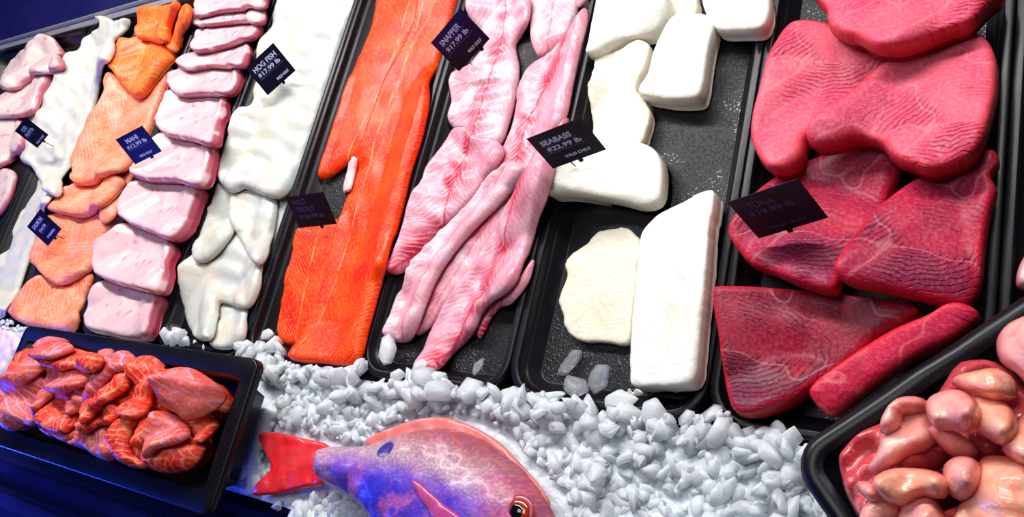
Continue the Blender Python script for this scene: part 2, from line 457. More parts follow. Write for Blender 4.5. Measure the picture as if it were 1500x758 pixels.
def pink(name, a, b, rimc):
    s = NB(name); vec, u, v = s.uv()
    nz = s.noise(vec, 14, 4, .6); fine = s.noise(vec, 160, 3); rim = s.attr('rim_distance'); side = s.attr('cut_side')
    col = s.mix(s.ss(nz, .36, .66), a, b)
    spots = s.ss(s.noise(vec, 46, 2, .5), .60, .70)
    col = s.mix(s.math('MULTIPLY', spots, .55), col, lin(190, 60, 84))
    rm = s.math('MULTIPLY', s.ss(rim, .0055, .0012), s.ss(s.noise(vec, 24, 2), .38, .48))
    col = s.mix(s.math('MULTIPLY', rm, .8), col, rimc)
    col = s.mix(s.math('MULTIPLY', s.ss(side, .0, .6), .95), col, rimc)
    s.set(color=col, rough=.34, spec=.45, sss=.2, sssr=(.015, .007, .006), ssss=.5, coat=.2, coatr=.25, normal=s.bump(fine, .3, .0014))
    return s.m
M['pinksteak'] = pink('pale_pink_flesh', lin(222, 192, 196), lin(216, 176, 184), lin(172, 34, 70))
M['graysteak'] = pink('pale_pink_round_flesh', lin(218, 196, 193), lin(212, 180, 180), lin(198, 100, 116))

def scrap(name, a, b, dk):
    s = NB(name); vec = s.obj()
    nz = s.noise(vec, 30, 5, .65, .6); st = s.noise(vec, 95, 4); rim = s.attr('rim_distance')
    col = s.mix(s.ss(nz, .36, .64), a, b)
    col = s.mix(s.math('MULTIPLY', s.ss(s.noise(vec, 24, 4, .6, .5), .52, .70), .75), col, dk)
    col = s.mix(s.math('MULTIPLY', s.ss(s.noise(vec, 36, 4, .6), .60, .72), .6), col, lin(240, 206, 200))
    col = s.mix(s.math('MULTIPLY', s.ss(rim, .007, .0), .5), col, dk)
    s.set(color=col, rough=.32, spec=.5, sss=.2, sssr=(.02, .008, .006), ssss=.5, coat=.35, coatr=.12, normal=s.bump(s.math('ADD', st, s.math('MULTIPLY', nz, 2.0)), .4, .0028))
    return s.m
M['scrap'] = scrap('pink_trimming', lin(242, 180, 168), lin(236, 142, 134), lin(210, 62, 72))
M['scrap_orange'] = scrap('peach_trimming', lin(244, 180, 154), lin(238, 144, 120), lin(216, 70, 58))
M['scrap_red'] = scrap('red_trimming', lin(206, 84, 88), lin(190, 54, 66), lin(154, 16, 36))

# ice
def icy(name, lo, hi, tr, scale):
    s = NB(name); o = s.geo(); nz = s.noise(o, scale, 3); n2 = s.noise(o, 16, 2); col = s.mix(n2, lo, hi)
    s.set(color=col, rough=.3, spec=.4, normal=s.bump(nz, .35, .004))
    tn = s.t.nodes.new('ShaderNodeBsdfTranslucent'); s.put(tn.inputs[0], col)
    mx = s.t.nodes.new('ShaderNodeMixShader'); mx.inputs[0].default_value = tr
    s.t.links.new(s.b.outputs[0], mx.inputs[1]); s.t.links.new(tn.outputs[0], mx.inputs[2]); s.t.links.new(mx.outputs[0], s.out.inputs[0])
    return s
s = icy('crushed_ice', lin(236, 242, 247), lin(248, 251, 253), .5, 60)
M['ice'] = s.m
s = NB('ice_bed_body'); o = s.geo(); nz = s.noise(o, 70, 4)
s.set(color=s.mix(nz, lin(208, 218, 228), lin(228, 235, 241)), rough=.4, sss=.6, sssr=(1, 1, 1), ssss=.012, normal=s.bump(nz, .8, .006)); M['icebed'] = s.m
s = NB('clear_ice'); o = s.geo(); nz = s.noise(o, 45, 3)
s.set(color=s.mix(nz, lin(200, 205, 215), lin(245, 248, 250)), rough=s.math('MULTIPLY_ADD', nz, .35, .05), trans=.8, ior=1.31, normal=s.bump(nz, .4, .004)); M['clearice'] = s.m

# price tags
s = NB('tag_card'); s.set(color=lin(12, 11, 32), rough=.42, spec=.3); M['card'] = s.m
s = NB('tag_letter'); s.set(color=lin(206, 212, 236), rough=.5); M['letter'] = s.m
s = NB('tag_letter_dim'); s.set(color=lin(62, 60, 104), rough=.5); M['letter_dim'] = s.m
s = NB('tag_rule'); s.set(color=lin(96, 98, 150), rough=.5); M['rule'] = s.m
s = NB('tag_stake'); s.set(color=lin(16, 16, 24), rough=.35); M['stake'] = s.m
# ---------------------------------------------------------------- setting
def struct(name, boxes, mat, bev=0.003):
    bm = bmesh.new()
    for b in boxes: box_bm(bm, *b, bev)
    return tag(bm_obj(name, bm, mat), kind='structure')

struct('floor', [(-3.6, 1.2, -0.95, 1.75, -0.075, -0.046)], M['well'])
struct('wall_back', [(-3.6, 1.2, 1.70, 1.75, -0.046, 1.6)], M['navy'])
struct('trim_1', [(-3.6, 1.0, 0.874, 1.70, -0.046, -0.012)], M['navy'])                # dark deck behind the trays
tr = struct('trim_2', [(-3.6, 1.0, 0.8475, 0.868, -0.046, -0.003), (-3.6, 1.0, 0.866, 0.8725, -0.046, 0.006)], M['steel'], .0015)   # steel rail along the tray backs
# stepped dark plastic ledge along the customer side
struct('trim_3', [(-3.2, -0.835, -0.70, -0.080, -0.046, -0.022), (-3.2, -0.835, -0.150, -0.128, -0.03, 0.004), (-3.2, -0.835, -0.205, -0.176, -0.03, -0.006),
                  (-3.2, -0.835, -0.262, -0.250, -0.03, -0.010)], M['ledge'], .004)

PANS = {}
def rr_ring(a, b, r, nc=7):
    pts = []
    for cx, cy, t0 in ((a-r, b-r, 0), (-a+r, b-r, 90), (-a+r, -b+r, 180), (a-r, -b+r, 270)):
        for t in np.linspace(t0, t0+90, nc): pts.append((cx+r*math.cos(math.radians(t)), cy+r*math.sin(math.radians(t))))
    out = []
    for i in range(len(pts)):
        p, q = np.array(pts[i]), np.array(pts[(i+1) % len(pts)]); m = max(1, int(np.linalg.norm(q-p)/.03))
        for k in range(m): out.append(p+(q-p)*k/m)
    return np.array(out)

def pan(name, cx, cy, a, b, rot, r, prof, ir, wave=0.0, mat=None, fmat=None, label=None, cat='tray', group=None, waveN=.075):
    """moulded plastic pan: prof = (inset, z) from the floor edge over the rim to the underside; prof[ir[0]:ir[1]] is the rim"""
    cs, sn = math.cos(rot), math.sin(rot)
    base = rr_ring(a, b, r); n = len(base)
    # rings keep one vertex per outline vertex so that the pan is one smooth moulding
    nx = []
    for p in base:
        q = np.array([max(abs(p[0])-(a-r), 0)*np.sign(p[0]), max(abs(p[1])-(b-r), 0)*np.sign(p[1])])
        nx.append(q/max(np.linalg.norm(q), 1e-9))
    nx = np.array(nx)
    sarc = np.r_[0, np.cumsum(np.linalg.norm(np.diff(base, axis=0), axis=1))]
    rings = []
    for i, (ins, z) in enumerate(prof):
        rc = max(r-ins, .003); corner = np.array([[(a-r)*np.sign(p[0]) if abs(p[0]) > a-r-1e-9 else p[0], (b-r)*np.sign(p[1]) if abs(p[1]) > b-r-1e-9 else p[1]] for p in base])
        if ins <= r-.003: q = base-nx*ins
        else:
            ring = rr_ring(a-ins, b-ins, .003); q = base-nx*(r-.003)
            e = ins-(r-.003); q = np.column_stack([np.clip(q[:, 0], -(a-ins), a-ins), np.clip(q[:, 1], -(b-ins), b-ins)])
        zz = np.full(n, z)
        if wave and ir[0] <= i < ir[1]: zz = zz+wave*np.maximum(0, np.sin(sarc*2*math.pi/waveN))**4
        rings.append(np.column_stack([q[:, 0]*cs-q[:, 1]*sn+cx, q[:, 0]*sn+q[:, 1]*cs+cy, zz]))
    root = empty(name, (cx, cy, prof[-1][1]), label, cat, group)
    def loft(idx, nm, capf=False, capl=False):
        V = np.vstack([rings[i] for i in idx]); Fc = []
        for k in range(len(idx)-1):
            for i in range(n):
                j = (i+1) % n; Fc.append((k*n+j, k*n+i, (k+1)*n+i, (k+1)*n+j))
        if capf: Fc.append(tuple(range(n)))
        if capl: Fc.append(tuple(reversed([(len(idx)-1)*n+i for i in range(n)])))
        return mesh_obj(nm, V, Fc, mat or M['tray'], root), len(Fc)
    L = len(prof)
    o, _ = loft(list(range(0, ir[0]+1)), 'basin', capf=True)
    o.data.materials.append(fmat or M['tray_floor']); o.data.polygons[len(o.data.polygons)-1].material_index = 1
    o.data.polygons[len(o.data.polygons)-1].use_smooth = False
    loft(list(range(ir[0], ir[1])), 'rim')
    loft(list(range(ir[1]-1, L)), 'underside', capl=True)
    # height field
    ext = max(a, b)*1.5
    sl, xs, ys = grid_slice(cx-ext, cx+ext, cy-ext, cy+ext)
    gx, gy = np.meshgrid(xs-cx, ys-cy, indexing='ij'); lx = gx*cs+gy*sn; ly = -gx*sn+gy*cs
    qx = np.abs(lx)-(a-r); qy = np.abs(ly)-(b-r)
    d = -(np.hypot(np.maximum(qx, 0), np.maximum(qy, 0))+np.minimum(np.maximum(qx, qy), 0)-r)
    pi = prof[:[i for i, p in enumerate(prof) if p[0] <= 0][0]+1][::-1]
    ins = np.array([p[0] for p in pi]); zz = np.array([p[1] for p in pi]); o_ = np.argsort(ins, kind='stable')
    zf = np.interp(d, ins[o_], zz[o_])+.0008
    HM[sl] = np.where(d > 0, np.maximum(zf, HM[sl]), HM[sl]); HS[sl] = np.where(d > 0, np.maximum(zf, HS[sl]), HS[sl])
    PANS[name] = (sl, d)
    return root

TP = [(.026, -.0280), (.0240, -.0268), (.0170, -.0140), (.0145, -.0118), (.0120, -.0105), (.0098, -.0020), (.0088, -.0004), (.0075, 0), (.0012, 0), (0, -.001), (0, -.010),
      (.0018, -.0100), (.0022, -.0030), (.0090, -.0030), (.0130, -.0140), (.0265, -.0310)]
RX = lambda kk: (-.0885-.3135*kk)*HC
names = {0: 'black display tray of dark red tuna steaks', 1: 'black display tray of white seabass blocks, half empty', 2: 'black display tray of pink snapper fillets',
         3: 'black display tray of vivid red-orange trout fillets', 4: 'black display tray of off-white hogfish fillets', 5: 'black display tray of pale pink steaks overlapped in one column',
         6: 'black display tray of pale orange salmon portions', 7: 'black display tray of long white fillets beside the pale orange salmon',
         8: 'black display tray of round pale steaks, leftmost in the row', -1: 'black display tray at the right edge beside the tuna', 9: 'black display tray cut off at the far left edge'}
for kk in range(-1, 10):
    xl, xr = RX(kk+1), RX(kk)
    pan('display_tray', (xl+xr)/2, .4795, (xr-xl)/2-.0006, .3655, 0, .042, TP, (5, 14), label=names[kk], cat='tray', group='row of black display trays')

# ---------------------------------------------------------------- fish in the trays (outlines in photo pixels)
# -- tuna
G = 'tuna steaks in the black tray'
T = dict(e=.80, k=.35, nse=.07, nscale=.07, r=.010, step=.0042, under=.12, bulge=.04)
piece('tuna_steak', 'fish', 'wedge-shaped dark tuna steak at front left, beside the long seabass block', G,
      [(1047,423),(1070,420),(1150,424),(1250,434),(1330,445),(1348,456),(1320,476),(1290,492),(1250,528),(1205,556),(1150,592),(1110,606),(1078,603),(1066,575),(1058,530),(1053,490)], .034, M['tuna_front'], center=(1085,520), **T)
piece('tuna_steak', 'fish', 'large fan-shaped tuna steak under the tuna price tag', G,
      [(1215,224),(1252,207),(1300,202),(1318,222),(1316,255),(1302,288),(1290,322),(1262,356),(1234,392),(1222,425),(1180,418),(1140,402),(1100,386),(1083,368),(1068,342),(1072,324),(1100,290),(1130,265),(1165,245)], .030, M['tuna_dark'], center=(1185,345), **T)
piece('tuna_steak', 'fish', 'tall pink tuna steak at upper left, beside the bare seabass tray floor', G,
      [(1162,34),(1195,31),(1230,40),(1275,58),(1310,78),(1306,110),(1275,140),(1232,165),(1200,188),(1180,204),(1172,232),(1150,248),(1126,246),(1110,226),(1101,200),(1103,168),(1113,128),(1124,88),(1140,56)], .032, M['tuna'], center=(1215,85), **T)
piece('tuna_steak', 'fish', 'tuna steak with ringed grain and a red notch, right of the tuna price tag', G,
      [(1456,221),(1461,238),(1449,258),(1458,274),(1449,310),(1441,352),(1432,425),(1418,446),(1376,441),(1335,431),(1288,421),(1240,411),(1223,394),(1236,368),(1270,322),(1306,288),(1345,262),(1400,240)], .030, M['tuna_dark'], center=(1345,370), **T)
piece('tuna_steak', 'fish', 'widest tuna steak, pale pink with curved rings, second from the top of its tray', G,
      [(1306,88),(1350,68),(1405,48),(1440,56),(1455,76),(1460,120),(1451,170),(1430,222),(1395,241),(1362,250),(1340,244),(1310,232),(1290,210),(1255,204),(1228,214),(1198,219),(1186,208),(1192,190),(1232,152),(1272,112)], .032, M['tuna'], center=(1408,190), lift=.001, **T)
piece('tuna_steak', 'fish', 'pale pink tuna steak cut off by the top edge of the picture', G,
      [(1190,-14),(1212,16),(1213,30),(1222,46),(1240,55),(1254,57),(1282,72),(1314,72),(1348,62),(1390,46),(1425,34),(1446,12),(1470,-14),(1400,-30),(1280,-30)], .032, M['tuna'], center=(1440,-10), **T)
piece('tuna_steak', 'fish', 'narrow diagonal red tuna slice against the rim of the pink trimmings tub', G,
      [(1360,461),(1386,446),(1410,445),(1434,461),(1404,490),(1342,520),(1272,570),(1214,607),(1200,597),(1186,573),(1250,520),(1310,482)], .026, M['tuna_red'], center=(1500,400), **T)

# -- seabass
G = 'white seabass pieces'
B = dict(margin=.010, e=.86, k=.5, r=.008, step=.0038, under=.06, bulge=.02, nse=.03, nscale=.05)
piece('seabass_block', 'fish', 'small cream seabass end between the top white blocks', G, [(972,-14),(1015,-14),(1022,6),(1016,24),(990,30),(974,14)], .022, M['seabass_cream'], **B)
piece('seabass_block', 'fish', 'wide white seabass block at the top left of its tray', G,
      [(878,-14),(972,-14),(980,14),(972,36),(955,50),(920,56),(892,66),(876,78),(861,80),(864,50),(870,20)], .026, M['seabass'], **B)
piece('seabass_block', 'fish', 'white seabass block at the top right corner of its tray', G, [(1031,-10),(1124,-14),(1120,39),(1080,45),(1050,43),(1038,28)], .028, M['seabass'], **B)
piece('seabass_block', 'fish', 'ragged-edged cream seabass piece behind the seabass price tag', G,
      [(884,78),(906,68),(936,56),(950,66),(946,90),(936,112),(930,130),(950,156),(952,170),(946,196),(936,214),(900,216),(872,212),(869,180),(864,150),(861,122),(869,102),(873,86)], .020, M['seabass_cream'], jag=.0012, **B)
piece('seabass_block', 'fish', 'upright white seabass chunk with a rough right side, above the bare tray floor', G,
      [(984,27),(1010,20),(1040,25),(1046,34),(1040,64),(1034,100),(1029,132),(1022,143),(1000,147),(968,145),(936,136),(950,108),(957,80),(970,50)], .034, M['seabass'], jag=.0004, **B)
piece('seabass_block', 'fish', 'thick white seabass block lying crosswise under the seabass price tag', G,
      [(788,270),(797,250),(812,232),(845,214),(880,207),(930,208),(957,218),(969,236),(971,268),(965,294),(945,302),(905,294),(870,288),(830,282),(800,281)], .034, M['seabass'], **{**B, 'under': .35})
piece('seabass_block', 'fish', 'thin cream seabass piece with a torn left edge, above the loose ice lumps', G,
      [(878,340),(896,336),(918,335),(930,343),(937,358),(935,390),(931,430),(926,470),(920,503),(882,501),(846,497),(829,480),(826,465),(819,440),(826,421),(832,402),(829,388),(838,373),(858,360),(869,348)], .012, M['seabass_cream'], jag=.0013, **{**B, 'r': .006})
piece('seabass_block', 'fish', 'longest seabass block, tall white slab with square cut sides', G,
      [(940,345),(962,318),(1000,298),(1030,283),(1046,281),(1047,300),(1042,340),(1034,420),(1026,500),(1016,560),(990,566),(960,566),(927,565),(924,540),(926,480),(931,420),(935,380)], .034, M['seabass'], jag=.0005, **{**B, 'smooth': 3})

# -- snapper fillets
G = 'pink snapper fillets'
S = dict(e=.42, k=.6, r=.012, nse=.14, nscale=.035, crown=.22, step=.0038, under=.1)
piece('snapper_fillet', 'fish', 'pink snapper fillet cut off at the top right of its tray', G, [(776,-14),(850,-14),(846,14),(838,42),(822,66),(792,84),(780,66),(777,30)], .013, M['snapper_pale'], spine=[(815,-14),(800,80)], **S)
piece('snapper_fillet', 'fish', 'small pale snapper tip in the top right corner of the snapper tray', G, [(848,-6),(866,-10),(862,4),(851,13),(846,10)], .007, M['snapper_pale'], **S)
piece('snapper_fillet', 'fish', 'snapper fillet whose white tail flap lies under the snapper price tag', G,
      [(690,-14),(762,-14),(776,0),(774,30),(764,52),(755,66),(760,98),(757,130),(746,178),(730,214),(700,214),(684,192),(664,187),(658,177),(662,152),(660,112),(690,94),(712,62),(700,44),(683,14)], .012, M['snapper'], spine=[(742,-14),(736,50),(712,130),(690,200)], **S)
piece('snapper_fillet', 'fish', 'long snapper fillet along the right wall, split by a thin red seam', G,
      [(858,12),(861,24),(851,70),(840,120),(829,172),(806,210),(790,250),(768,262),(740,262),(726,246),(738,215),(750,190),(758,150),(766,115),(778,97),(802,80),(836,46),(849,24)], .012, M['snapper_red'], spine=[(856,18),(810,110),(775,170),(750,250)], **S)
piece('snapper_fillet', 'fish', 'snapper fillet with a red bloodline at lower left, its blunt end by the tray wall', G,
      [(668,188),(652,210),(636,230),(616,260),(601,290),(590,332),(575,375),(566,395),(578,402),(592,398),(604,384),(626,360),(644,338),(668,318),(694,290),(722,252),(738,222),(724,204),(700,200),(684,188)], .012, M['snapper_red'], spine=[(712,170),(680,225),(655,280),(640,330),(585,400)], **S)
piece('snapper_fillet', 'fish', 'smooth pale snapper fillet strip in the middle, its end in front of the black gap', G,
      [(640,400),(664,372),(700,330),(738,288),(770,248),(786,252),(760,300),(726,350),(694,400),(654,450),(634,476),(612,491),(606,482),(622,440)], .011, M['snapper_pale'], spine=[(775,250),(700,350),(612,490)], **S)
piece('snapper_fillet', 'fish', 'long pale snapper fillet whose tail end touches the ice lump at lower left', G,
      [(668,318),(642,344),(620,366),(602,386),(592,402),(583,430),(571,465),(561,489),(578,500),(598,500),(610,482),(626,440),(642,404),(668,366),(704,326),(744,286),(768,250),(752,236),(722,252),(694,290)], .012, M['snapper_pale'], spine=[(745,245),(690,310),(635,385),(580,500)], lift=.001, **S)
piece('snapper_fillet', 'fish', 'deep red triangular snapper belly flap at the front of its tray', G,
      [(700,470),(706,452),(722,440),(745,430),(768,400),(782,380),(776,410),(760,436),(752,447),(734,452),(720,466),(711,484),(703,497),(698,486)], .008, M['snapper_red'], spine=[(780,385),(703,490)], **S)
piece('snapper_fillet', 'fish', 'front snapper fillet with a bright red bloodline, its tail reaching the ice', G,
      [(832,172),(818,226),(802,286),(788,326),(776,372),(768,398),(746,428),(720,444),(706,460),(692,490),(664,518),(642,543),(622,545),(608,540),(622,512),(634,482),(660,432),(690,392),(722,342),(750,296),(776,250),(806,205)], .013, M['snapper_red'], spine=[(825,190),(785,270),(745,345),(700,430),(625,540)], **S)

# -- trout
G = 'red-orange trout fillets'
R_ = dict(e=.45, k=.5, r=.014, nse=.06, nscale=.06, crown=.2, step=.0040, under=.1)
piece('trout_fillet', 'fish', 'short orange trout fillet at lower left, below the crooked price tag', G,
      [(437,336),(468,331),(500,322),(496,360),(486,400),(470,450),(452,495),(430,507),(414,501),(408,488),(413,450),(420,410),(430,368)], .012, M['trout'], spine=[(470,325),(430,505)], **R_)
piece('trout_fillet', 'fish', 'upper left trout fillet with faint chevron lines, ending at the dark tray gap', G,
      [(563,-14),(545,45),(521,100),(505,138),(490,182),(474,235),(470,263),(488,256),(514,236),(540,228),(566,150),(592,80),(622,20),(632,-14)], .014, M['trout'], spine=[(605,-14),(565,110),(490,262)], **R_)
t2 = piece('trout_fillet', 'fish', 'longest red-orange trout fillet running from the top edge down to the ice', G,
      [(620,-14),(668,-14),(664,20),(648,70),(634,130),(618,200),(602,252),(590,302),(574,362),(556,422),(540,480),(524,531),(500,535),(470,532),(440,530),(424,524),(436,502),(454,470),(472,420),(482,380),(492,335),(504,308),(512,284),(524,232),(546,165),(566,112),(590,70),(606,36)], .014, M['trout'], spine=[(628,-14),(590,90),(550,200),(520,300),(490,400),(440,530)], **R_)
piece('trout_flap', 'fish', 'pale pink belly strip hanging off the longest trout fillet', G, [(513,236),(523,232),(520,256),(513,280),(505,284),(504,274),(509,254)], .005, M['skin'], **{**R_, 'r': .004, 'k': .9})

# -- hogfish
G = 'off-white hogfish fillets'
H_ = dict(e=.35, k=.5, r=.014, nse=.16, nscale=.05, crown=.25, step=.0042, under=.1)
piece('hogfish_fillet', 'fish', 'ragged hogfish fillet tail at the front of its tray, half buried in ice', G,
      [(318,438),(345,448),(372,434),(381,428),(366,474),(356,502),(335,512),(310,507),(312,475)], .010, M['hogfish'], **H_)
piece('hogfish_fillet', 'fish', 'narrow hogfish strip against the right wall of its tray', G, [(434,256),(422,302),(406,354),(388,396),(376,402),(384,360),(396,310),(410,268)], .009, M['hogfish'], **H_)
piece('hogfish_fillet', 'fish', 'broad hogfish fillet end with torn reddish edges in front of its tray', G,
      [(283,376),(300,366),(330,346),(350,340),(374,376),(388,388),(396,384),(380,430),(364,452),(336,446),(322,444),(318,470),(309,500),(291,498),(279,480),(270,452),(262,426),(263,396)], .013, M['hogfish'], jag=.0007, **H_)
piece('hogfish_fillet', 'fish', 'hogfish piece leaning over the left wall halfway down its tray', G, [(322,262),(352,268),(352,310),(338,348),(302,384),(284,381),(290,345),(305,306)], .011, M['hogfish'], **H_)
piece('hogfish_fillet', 'fish', 'pointed smooth hogfish lobe in the middle of its tray', G,
      [(350,262),(386,256),(404,286),(402,335),(391,376),(380,389),(372,384),(352,350),(337,320),(340,290)], .012, M['hogfish'], **H_)
piece('hogfish_fillet', 'fish', 'longest hogfish fillet from the top edge past its price tag', G,
      [(414,-14),(522,-14),(502,56),(480,128),(458,196),(436,258),(412,290),(386,286),(360,276),(340,282),(323,266),(321,236),(335,205),(342,170),(355,158),(368,156),(377,128),(384,72),(400,42)], .015, M['hogfish'], spine=[(470,-14),(360,280)], **H_)

# -- pale pink steaks, overlapping like shingles
G = 'pale pink steaks overlapped in one column'
K = dict(e=.6, k=.45, r=.010, nse=.06, nscale=.05, step=.0038, under=.08, bulge=.05)
steaks = [
 ('pale pink steak at the very front of its column, behind the blue-lit tub', [(134,420),(146,410),(180,414),(237,434),(229,460),(216,496),(190,498),(160,491),(132,483),(125,458)], .026),
 ('pale pink steak second from the front of its column', [(152,352),(182,328),(225,340),(258,354),(250,390),(237,430),(215,427),(160,412),(141,400),(143,376)], .026),
 ('pale pink steak third from the front, beside the deep pink seam', [(196,268),(250,268),(296,277),(289,302),(274,338),(254,352),(228,343),(186,325),(175,312),(181,288)], .026),
 ('pale pink steak directly under the lower right corner of the navy tag', [(222,206),(238,194),(280,203),(316,214),(312,240),(298,273),(255,266),(212,264),(196,256),(205,232)], .024),
 ('pale pink steak with a long red streak, above the navy tag', [(238,152),(252,136),(300,136),(339,136),(333,166),(324,186),(314,213),(280,206),(240,196),(231,182)], .022),
 ('thin pink steak fifth from the back of its column', [(252,108),(274,99),(320,98),(357,97),(350,125),(339,138),(300,139),(256,138),(249,122)], .018),
 ('narrow tapered pink steak fourth from the back of its column', [(264,86),(300,74),(340,64),(369,56),(364,86),(355,98),(304,98),(272,102),(262,95)], .016),
 ('narrow pink steak with dark spots, third from the back of its column', [(286,42),(316,34),(352,26),(384,34),(377,54),(362,60),(322,70),(286,76),(282,62)], .016),
 ('narrow pink steak second from the back of its column', [(284,18),(320,14),(356,8),(387,10),(384,34),(350,33),(290,38),(279,34)], .014),
 ('spotted pink steak at the back end of its column, cut by the top edge', [(298,-12),(345,-14),(392,-12),(388,10),(362,14),(322,18),(288,24),(286,12)], .014)]
for lab, pts, hh_ in steaks:
    piece('pink_steak', 'fish', lab, G, pts, hh_, M['pinksteak'], **K)

# -- pale salmon
G = 'pale orange salmon portions'
O = dict(e=.5, k=.5, r=.012, nse=.08, nscale=.05, crown=.1, step=.0038, under=.1)
sal = [
 ('striped pale salmon piece at front left of its column', [(55,404),(86,412),(74,440),(58,478),(35,474),(17,462),(34,436)], .013, 'salmon', [(85,405),(35,470)]),
 ('pale salmon piece with an orange grilled-looking patch at the front, behind the tub', [(84,414),(122,400),(134,402),(120,445),(106,486),(82,484),(58,480),(72,442)], .014, 'salmon', [(125,400),(85,485)]),
 ('rounded pale salmon piece with a red cut underneath, right of the lower white fillet', [(70,330),(92,312),(120,316),(152,302),(168,312),(154,348),(142,378),(122,400),(86,417),(62,402),(52,386),(56,368)], .018, 'salmon', [(150,305),(62,400)]),
 ('thin pale salmon strip along the right wall of its tray', [(178,238),(197,250),(190,266),(176,300),(164,322),(150,328),(148,302),(168,272)], .010, 'salmon', [(190,240),(155,325)]),
 ('pale salmon piece with a bright orange edge, beside the lower white fillet', [(104,273),(122,264),(146,254),(162,252),(181,266),(166,286),(148,302),(122,318),(96,314),(72,309),(84,290)], .018, 'salmon', [(170,260),(80,312)]),
 ('large pale salmon fillet under the navy tag, orange along its lower edge', [(166,108),(196,140),(236,108),(250,98),(240,132),(229,162),(216,197),(196,230),(178,250),(160,254),(132,270),(109,268),(112,246),(116,220),(140,176),(158,136)], .018, 'salmon', [(205,115),(120,265)]),
 ('orange salmon block with a dark cut side, stacked highest in its tray', [(180,64),(205,55),(238,62),(256,80),(244,94),(226,116),(204,142),(192,138),(177,120),(166,106),(163,88)], .022, 'salmon_deep', [(240,60),(190,140)]),
 ('salmon piece at the back right corner, next to the spotted pink steaks', [(268,11),(284,12),(280,30),(270,48),(256,76),(246,71),(244,54),(252,36)], .016, 'salmon_deep', [(278,12),(250,74)]),
 ('salmon piece at the back left corner of its tray', [(206,17),(238,9),(268,8),(262,22),(250,42),(242,62),(216,58),(201,55),(203,36)], .018, 'salmon_deep', [(255,8),(220,60)])]
for lab, pts, hh_, mt, sp in sal:
    piece('salmon_portion', 'fish', lab, G, pts, hh_, M[mt], spine=sp, **O)

# -- white fillets
G = 'long white fillets'
piece('white_fillet', 'fish', 'narrow lower white fillet left of the small navy tag', G,
      [(62,262),(49,280),(33,293),(21,315),(12,336),(5,365),(-8,400),(-20,440),(-20,475),(2,466),(16,458),(28,425),(44,378),(60,345),(74,310),(86,284),(80,262)], .012, M['cod'], spine=[(75,262),(-10,470)], **H_)
piece('white_fillet', 'fish', 'long white fillet with a forked tail at the back of its tray', G,
      [(146,30),(150,38),(139,48),(116,75),(100,92),(84,106),(70,124),(58,146),(46,172),(36,208),(33,235),(48,246),(58,262),(70,280),(82,288),(94,264),(108,230),(122,200),(138,160),(150,122),(164,92),(178,60),(190,29),(181,28),(174,34),(162,28),(156,26)], .017, M['cod'], spine=[(170,25),(70,280)], **H_)

# -- round pale steaks at far left
G = 'pale steaks at the far left'
K2 = dict(e=.5, k=.5, r=.014, nse=.08, nscale=.05, step=.0042, under=.1)
piece('pale_steak', 'fish', 'pale steak edge peeking out low at the left border of the picture', G, [(-25,246),(8,246),(22,254),(20,272),(10,298),(-8,320),(-30,320)], .016, M['graysteak'], **K2)
piece('pale_steak', 'fish', 'pale steak beneath the leftmost navy tag', G, [(-25,165),(10,160),(30,166),(37,188),(31,218),(10,238),(-25,246)], .018, M['graysteak'], **K2)
piece('pale_steak', 'fish', 'pale steak with a folded pink edge, middle of the far-left stack', G, [(-15,152),(8,138),(28,122),(46,106),(72,104),(70,118),(60,136),(48,164),(36,170),(10,172),(-15,170)], .020, M['graysteak'], **K2)
piece('pale_steak', 'fish', 'round pale steak with a dark red spot at the back of the far-left tray', G, [(62,52),(75,54),(86,66),(95,80),(92,95),(80,107),(60,108),(40,118),(22,130),(6,132),(5,116),(14,98),(28,80),(45,63)], .018, M['graysteak'], **K2)

# -- sliver at the right edge
piece('pale_fillet', 'fish', 'pale pink fillet sliver at the right edge of the picture beside the tuna tray', 'fillets beside the tuna', [(1496,384),(1520,360),(1560,380),(1560,440),(1500,424),(1490,418)], .020, M['graysteak'], **K2)
# the tub of salmon trimmings, set crosswise on the ice
TZ = .070
SP = [(.046, .012), (.043, .0135), (.030, TZ-.008), (.0275, TZ-.0015), (.0255, TZ), (.0020, TZ), (0, TZ-.001), (0, TZ-.012), (.002, TZ-.012), (.0025, TZ-.003), (.024, TZ-.003), (.0265, TZ-.006), (.041, .010)]
pan('salmon_tub', -1.210, .003, .323, .101, 0, .016, SP, (4, 11), mat=M['tub'], fmat=M['tub'], label='blue-lit black oblong tub heaped with salmon trimmings', cat='tub')
BZ = .085
th = math.atan2(.130, .142)
BP = [(.050, .008), (.046, .010), (.026, BZ-.016), (.020, BZ-.010), (.0175, BZ-.0025), (.014, BZ-.0005), (.009, BZ+.001), (.004, BZ-.0005), (0, BZ-.004), (-.001, BZ-.013), (.003, BZ-.013), (.004, BZ-.006), (.016, BZ-.008), (.024, BZ-.020), (.046, .004)]
u_ = np.array([math.cos(th), math.sin(th)]); v_ = np.array([u_[1], -u_[0]])
cor = np.array([-.2005, .0865]); A_, B_ = .21, .135
cc = cor+u_*A_+v_*B_
pan('trimmings_tub', cc[0], cc[1], A_, B_, th, .030, BP, (4, 12), wave=.0035, mat=M['tub'], fmat=M['tub'], label='black tub of pink fish trimmings standing over the corner of the tuna tray', cat='tub')
